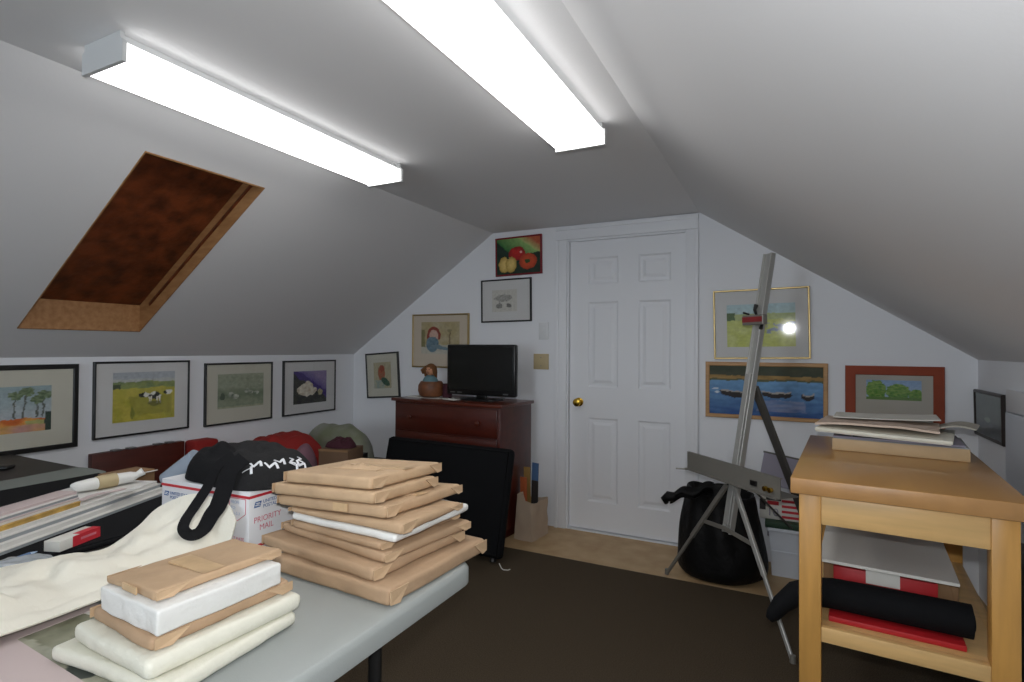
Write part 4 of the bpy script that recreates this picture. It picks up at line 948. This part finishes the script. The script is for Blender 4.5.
# ------------------------------------------------------------------ bin with liner
T = thing('rubbish_sack', 'slumped black plastic sack with a knotted ear behind the easel legs', 'sack', (-.355, 3.375, -.006))
def sackf(u, v):
    a = 2 * PI * u; prof = [(.0, .002), (.17, .001), (.232, .03), (.245, .11), (.225, .24), (.198, .36), (.186, .44), (.178, .47), (.165, .455), (.14, .38), (.0, .34)]
    p = lerp_pts([(r, z_, 0) for r, z_ in prof], v); c_, s_ = math.cos(a), math.sin(a)
    k = 1 + .06 * nz(c_ * 1.5, s_ * 1.5, p.y * 3, 1.4, 3) + .03 * math.sin(a * 9 + p.y * 8) * min(1, p.y * 3) * (v > .2)
    zz = p.y + (.03 * nz(c_, s_, 0, 1.3, 7) + .02 * (-c_)) * max(0, p.y - .3) * 5
    return (c_ * p.x * k, s_ * p.x * k * .95, max(.001, zz))
b = NB(); sheet(b, lambda u, v: sackf(u, v), 80, 40, .0015); obj('sack_body', b, 'binbag', T, angle=80)
b = NB(); sheet(b, lambda u, v: (-.02 - .225 * u, -.155 - .05 * u + .02 * math.sin(v * 7), .505 - .055 * u + (v - .5) * (.075 - .03 * u) + .012 * math.sin(u * 11) + .006 * math.sin(v * 12 + u * 5)), 30, 8, .004)
tube(b, [(-.225, -.20, .45), (-.25, -.21, .452), (-.27, -.215, .435), (-.262, -.21, .412)], [.026, .03, .024, .012], 14); obj('knotted_ear', b, 'binbag', T, angle=80)

# ------------------------------------------------------------------ boxes stacked by the end wall
T = thing('storage_box', 'white plastic storage box on the floor behind the easel', 'box', (.08, 3.568, -.006))
b = NB(); hexa(b, [(-.17, -.10, .001), (.17, -.10, .001), (.17, .10, .001), (-.17, .10, .001), (-.185, -.112, .25), (.185, -.112, .25), (.185, .112, .25), (-.185, .112, .25)]); obj('tub', b, 'plasticwhite', T)
b = NB(); box(b, (-.195, -.12, .25), (.195, .12, .272), .006); box(b, (-.18, -.112, .135), (.18, .112, .145)); obj('lid', b, 'plasticwhite', T)
for s in (-1, 1): obj('handle', box(NB(), (s * .187 - .008, -.04, .2), (s * .187 + .008, .04, .23), .004), 'lilac', T)
o = obj('green_board', box(NB(), (-.2, -.115, 0), (.195, .1, .035), .003), 'green', loc=(.075, 3.567, .2665)); tag(o, 'dark green slab lying on the white storage box', 'board')
T = thing('gift_box', 'red and white striped box on the dark green slab', 'box', (-.055, 3.57, .302))
obj('box_body', box(NB(), (-.10, -.068, 0), (.105, .068, .125), .003), 'paperwhite', T)
b = NB()
for k in range(4): box(b, (.015, -.0695, .012 + k * .03), (.106, .0695, .026 + k * .03))
box(b, (-.06, -.0695, .082), (.0, -.067, .104)); obj('red_stripe', b, 'red', T)
b = NB(); box(b, (-.1, -.0692, .05), (-.068, -.067, .11)); box(b, (-.066, -.0692, .108), (.012, -.067, .123)); obj('dark_patch', b, 'darkpl', T)
text('lettering', '10', .062, 'lilac', T, Matrix.Translation((-.062, -.0698, .02)) @ Matrix.Rotation(R(90), 4, 'X'))
T = thing('lilac_panel', 'lilac grey panel propped on the striped box', 'board', (.03, 3.60, .434)); T.rotation_euler = (R(-18), R(9), 0)
obj('panel_face', box(NB(), (-.2, -.006, .02), (.19, .0, .2), .001), 'lilac', T); obj('panel_edge', box(NB(), (-.204, -.009, .198), (.194, .004, .208), .001), 'aludark', T)

# ------------------------------------------------------------------ work bench
BR = R(-4.8); T = thing('workbench', 'light beech workbench with thick top at the room side', 'table', (.002, 1.912, 0), BR)
BWd, BL, BZ = .56, .985, .88
obj('bench_top', box(NB(), (0, 0, BZ - .05), (BWd, BL, BZ), .004), ['benchtop'], T)
b = NB(); box(b, (.0005, -.0015, BZ - .0485), (BWd - .0005, .02, BZ - .0015), .002); obj('end_batten', b, 'benchedge', T)
for x in (.022, BWd - .082):
    for y in (.022, BL - .082): obj('leg', box(NB(), (x, y, .001), (x + .06, y + .06, BZ - .05), .003), 'benchleg', T)
for y in (.026, BL - .051): obj('apron', box(NB(), (.082, y, BZ - .14), (BWd - .082, y + .022, BZ - .05), .002), 'benchrail', T)
for x in (.026, BWd - .05): obj('side_apron', box(NB(), (x, .082, BZ - .14), (x + .022, BL - .082, BZ - .05), .002), 'benchrail', T)
for y in (.026, BL - .06): obj('lower_rail', box(NB(), (.082, y, .385), (BWd - .082, y + .03, .43), .002), 'benchrail', T)
for x in (.026, BWd - .05): obj('side_rail', box(NB(), (x, .082, .385), (x + .024, BL - .082, .43), .002), 'benchrail', T)
obj('shelf', box(NB(), (.05, .056, .412), (BWd - .05, BL - .06, .43)), 'benchrail', T)
MB_ = Matrix.Translation((.002, 1.912, 0)) @ Matrix.Rotation(BR, 4, 'Z')
def bp(x, y, z): return MB_ @ Vector((x, y, z))
# shelf load
T = thing('carton', 'open brown carton on the bench shelf under the grey board', 'box', bp(.27, .51, .4305), BR)
obj('carton_body', box(NB(), (-.19, -.26, 0), (.17, .34, .145), .003), 'carton', T); b = NB(); hexa(b, [(-.19, -.262, .0), (.175, -.262, .0), (.175, -.258, .0), (-.19, -.258, .0), (-.19, -.275, .148), (.14, -.275, .148), (.14, -.271, .148), (-.19, -.271, .148)]); obj('carton_flap', b, 'carton', T)
T = thing('mat_board', 'grey white board lying on the carton under the bench', 'mat board', bp(.25, .43, .583), BR - R(1)); obj('face_sheet', box(NB(), (-.175, -.27, .006), (.185, .33, .009)), 'boardwhite', T); obj('core', box(NB(), (-.175, -.271, 0), (.185, .33, .006)), 'paperwhite', T)
o = obj('red_folder', box(NB(), (-.17, -.045, 0), (.165, .045, .016), .002), 'redfolder', loc=bp(.27, .125, .4305), rz=BR); tag(o, 'red card folder on the bench shelf under the black roll', 'folder')
T = thing('red_box', 'red packet standing behind the black roll on the bench shelf', 'box', bp(.255, .222, .4305), BR); obj('packet', box(NB(), (-.145, -.012, 0), (.13, .012, .13), .002), 'redfolder', T)
o = obj('paper_note', box(NB(), (-.045, -.001, 0), (.045, .001, .045)), 'paperwhite', loc=bp(.245, .207, .525), rz=BR); o.rotation_euler = (R(-4), 0, BR); tag(o, 'white paper note against the red packet on the bench shelf', 'paper')
b = NB(); pts = [(-.085, -.0, .405), (-.05, .02, .43), (-.02, .035, .452), (.02, .045, .478), (.08, .065, .492), (.2, .10, .495), (.33, .12, .495), (.47, .125, .495)]
T = thing('fabric_roll', 'long black fabric roll lying across the bench shelf', 'fabric roll', (0, 0, 0)); T.location = bp(.22, .09, .4468)
inv = MB_.copy(); off = Vector(T.location)
pp = [MB_ @ Vector(p) - off for p in [(-.072, .11, .378), (-.062, .115, .392), (-.038, .125, .43), (.005, .137, .472), (.055, .142, .488), (.11, .142, .495), (.2, .142, .4955), (.33, .142, .4955), (.455, .142, .4955)]]
tube(b, pp, [.012, .022, .029, .037, .043, .046, .047, .047, .047], 26); obj('rolled_cloth', b, 'casecloth', T, angle=60)
b = NB(); tube(b, [pp[-1] - Vector((.004, 0, 0)), pp[-1] + Vector((.003, 0, 0))], [.03, .028], 20); obj('end_band', b, 'blackcloth', T)
# top load
G = 'boards and frames stacked on the workbench'
T = thing('stretched_canvas', 'pale wooden stretcher frame at the bottom of the bench stack', 'frame', bp(.315, .745, BZ + .0005), BR - R(3))
b = NB(); W2, L2 = .21, .15
for s in (-1, 1): box(b, (-W2, s * (L2 - .02) - .02, 0), (W2, s * (L2 - .02) + .02, .045), .002); box(b, (s * (W2 - .02) - .02, -L2 + .04, 0), (s * (W2 - .02) + .02, L2 - .04, .045), .002)
obj('stretcher_bar', b, 'creamw', T); obj('canvas_sheet', box(NB(), (-W2 + .003, -L2 + .003, .045), (W2 - .003, L2 - .003, .048)), 'boardcore', T)
T = thing('art_board', 'grey blue board with dark print on the stretcher frame', 'board', bp(.31, .745, BZ + .0495), BR - R(2)); obj('face_sheet', box(NB(), (-.205, -.14, 0), (.20, .15, .006)), 'lilac', T); b = NB(); box(b, (-.14, -.13, .006), (.13, .12, .0068)); obj('print_block', b, 'darkpl', T)
T = thing('art_board', 'thick cream board sticking out on top of the dark print', 'board', bp(.275, .745, BZ + .0635), BR - R(8)); T.rotation_euler = (0, R(1.2), BR - R(8)); obj('face_sheet', box(NB(), (-.215, -.175, .004), (.215, .19, .016), .002), 'creamwrap', T); obj('core', box(NB(), (-.213, -.17, .0), (.21, .185, .004)), 'paperwhite', T)
o = obj('paper_folder', sheet(NB(), lambda u, v: (-.2 + .40 * u, -.15 + .32 * v, .014 + .012 * math.sin(u * 3) * (1 - v) + .004 * nz(u, v, 0, 3)), 16, 12, .008), 'paperpink', loc=bp(.25, .77, BZ + .083), rz=BR - R(6), angle=60); tag(o, 'pinkish cream paper folder topmost on the bench stack', 'folder')
o = obj('paper_sheet', sheet(NB(), lambda u, v: (-.17 + .36 * u, -.1 + .22 * v, .004 + .012 * u * u), 16, 8, .003), 'paperwhite', loc=bp(.27, .88, BZ + .108), rz=BR - R(2), angle=60); tag(o, 'loose white paper sheet behind the pinkish folder', 'paper')
o = obj('paper_envelope', sheet(NB(), lambda u, v: (-.05 + .125 * u, -.09 + .17 * v, .008 + .018 * math.sin(u * 2.6)), 12, 8, .006), 'greymat', loc=bp(.505, .86, BZ + .082), rz=BR - R(12), angle=60); tag(o, 'curled grey envelope at the wall end of the bench stack', 'envelope')
T = thing('storage_crate', 'dark crate squeezed between the workbench and low side wall', 'crate', (.75, 2.2, 0)); b = NB(); box(b, (-.1, -.3, .001), (.1, .3, .6), .006); obj('crate_shell', b, 'darkpl', T); obj('crate_rim', box(NB(), (-.105, -.305, .56), (.105, .305, .61), .006), 'darkpl', T)
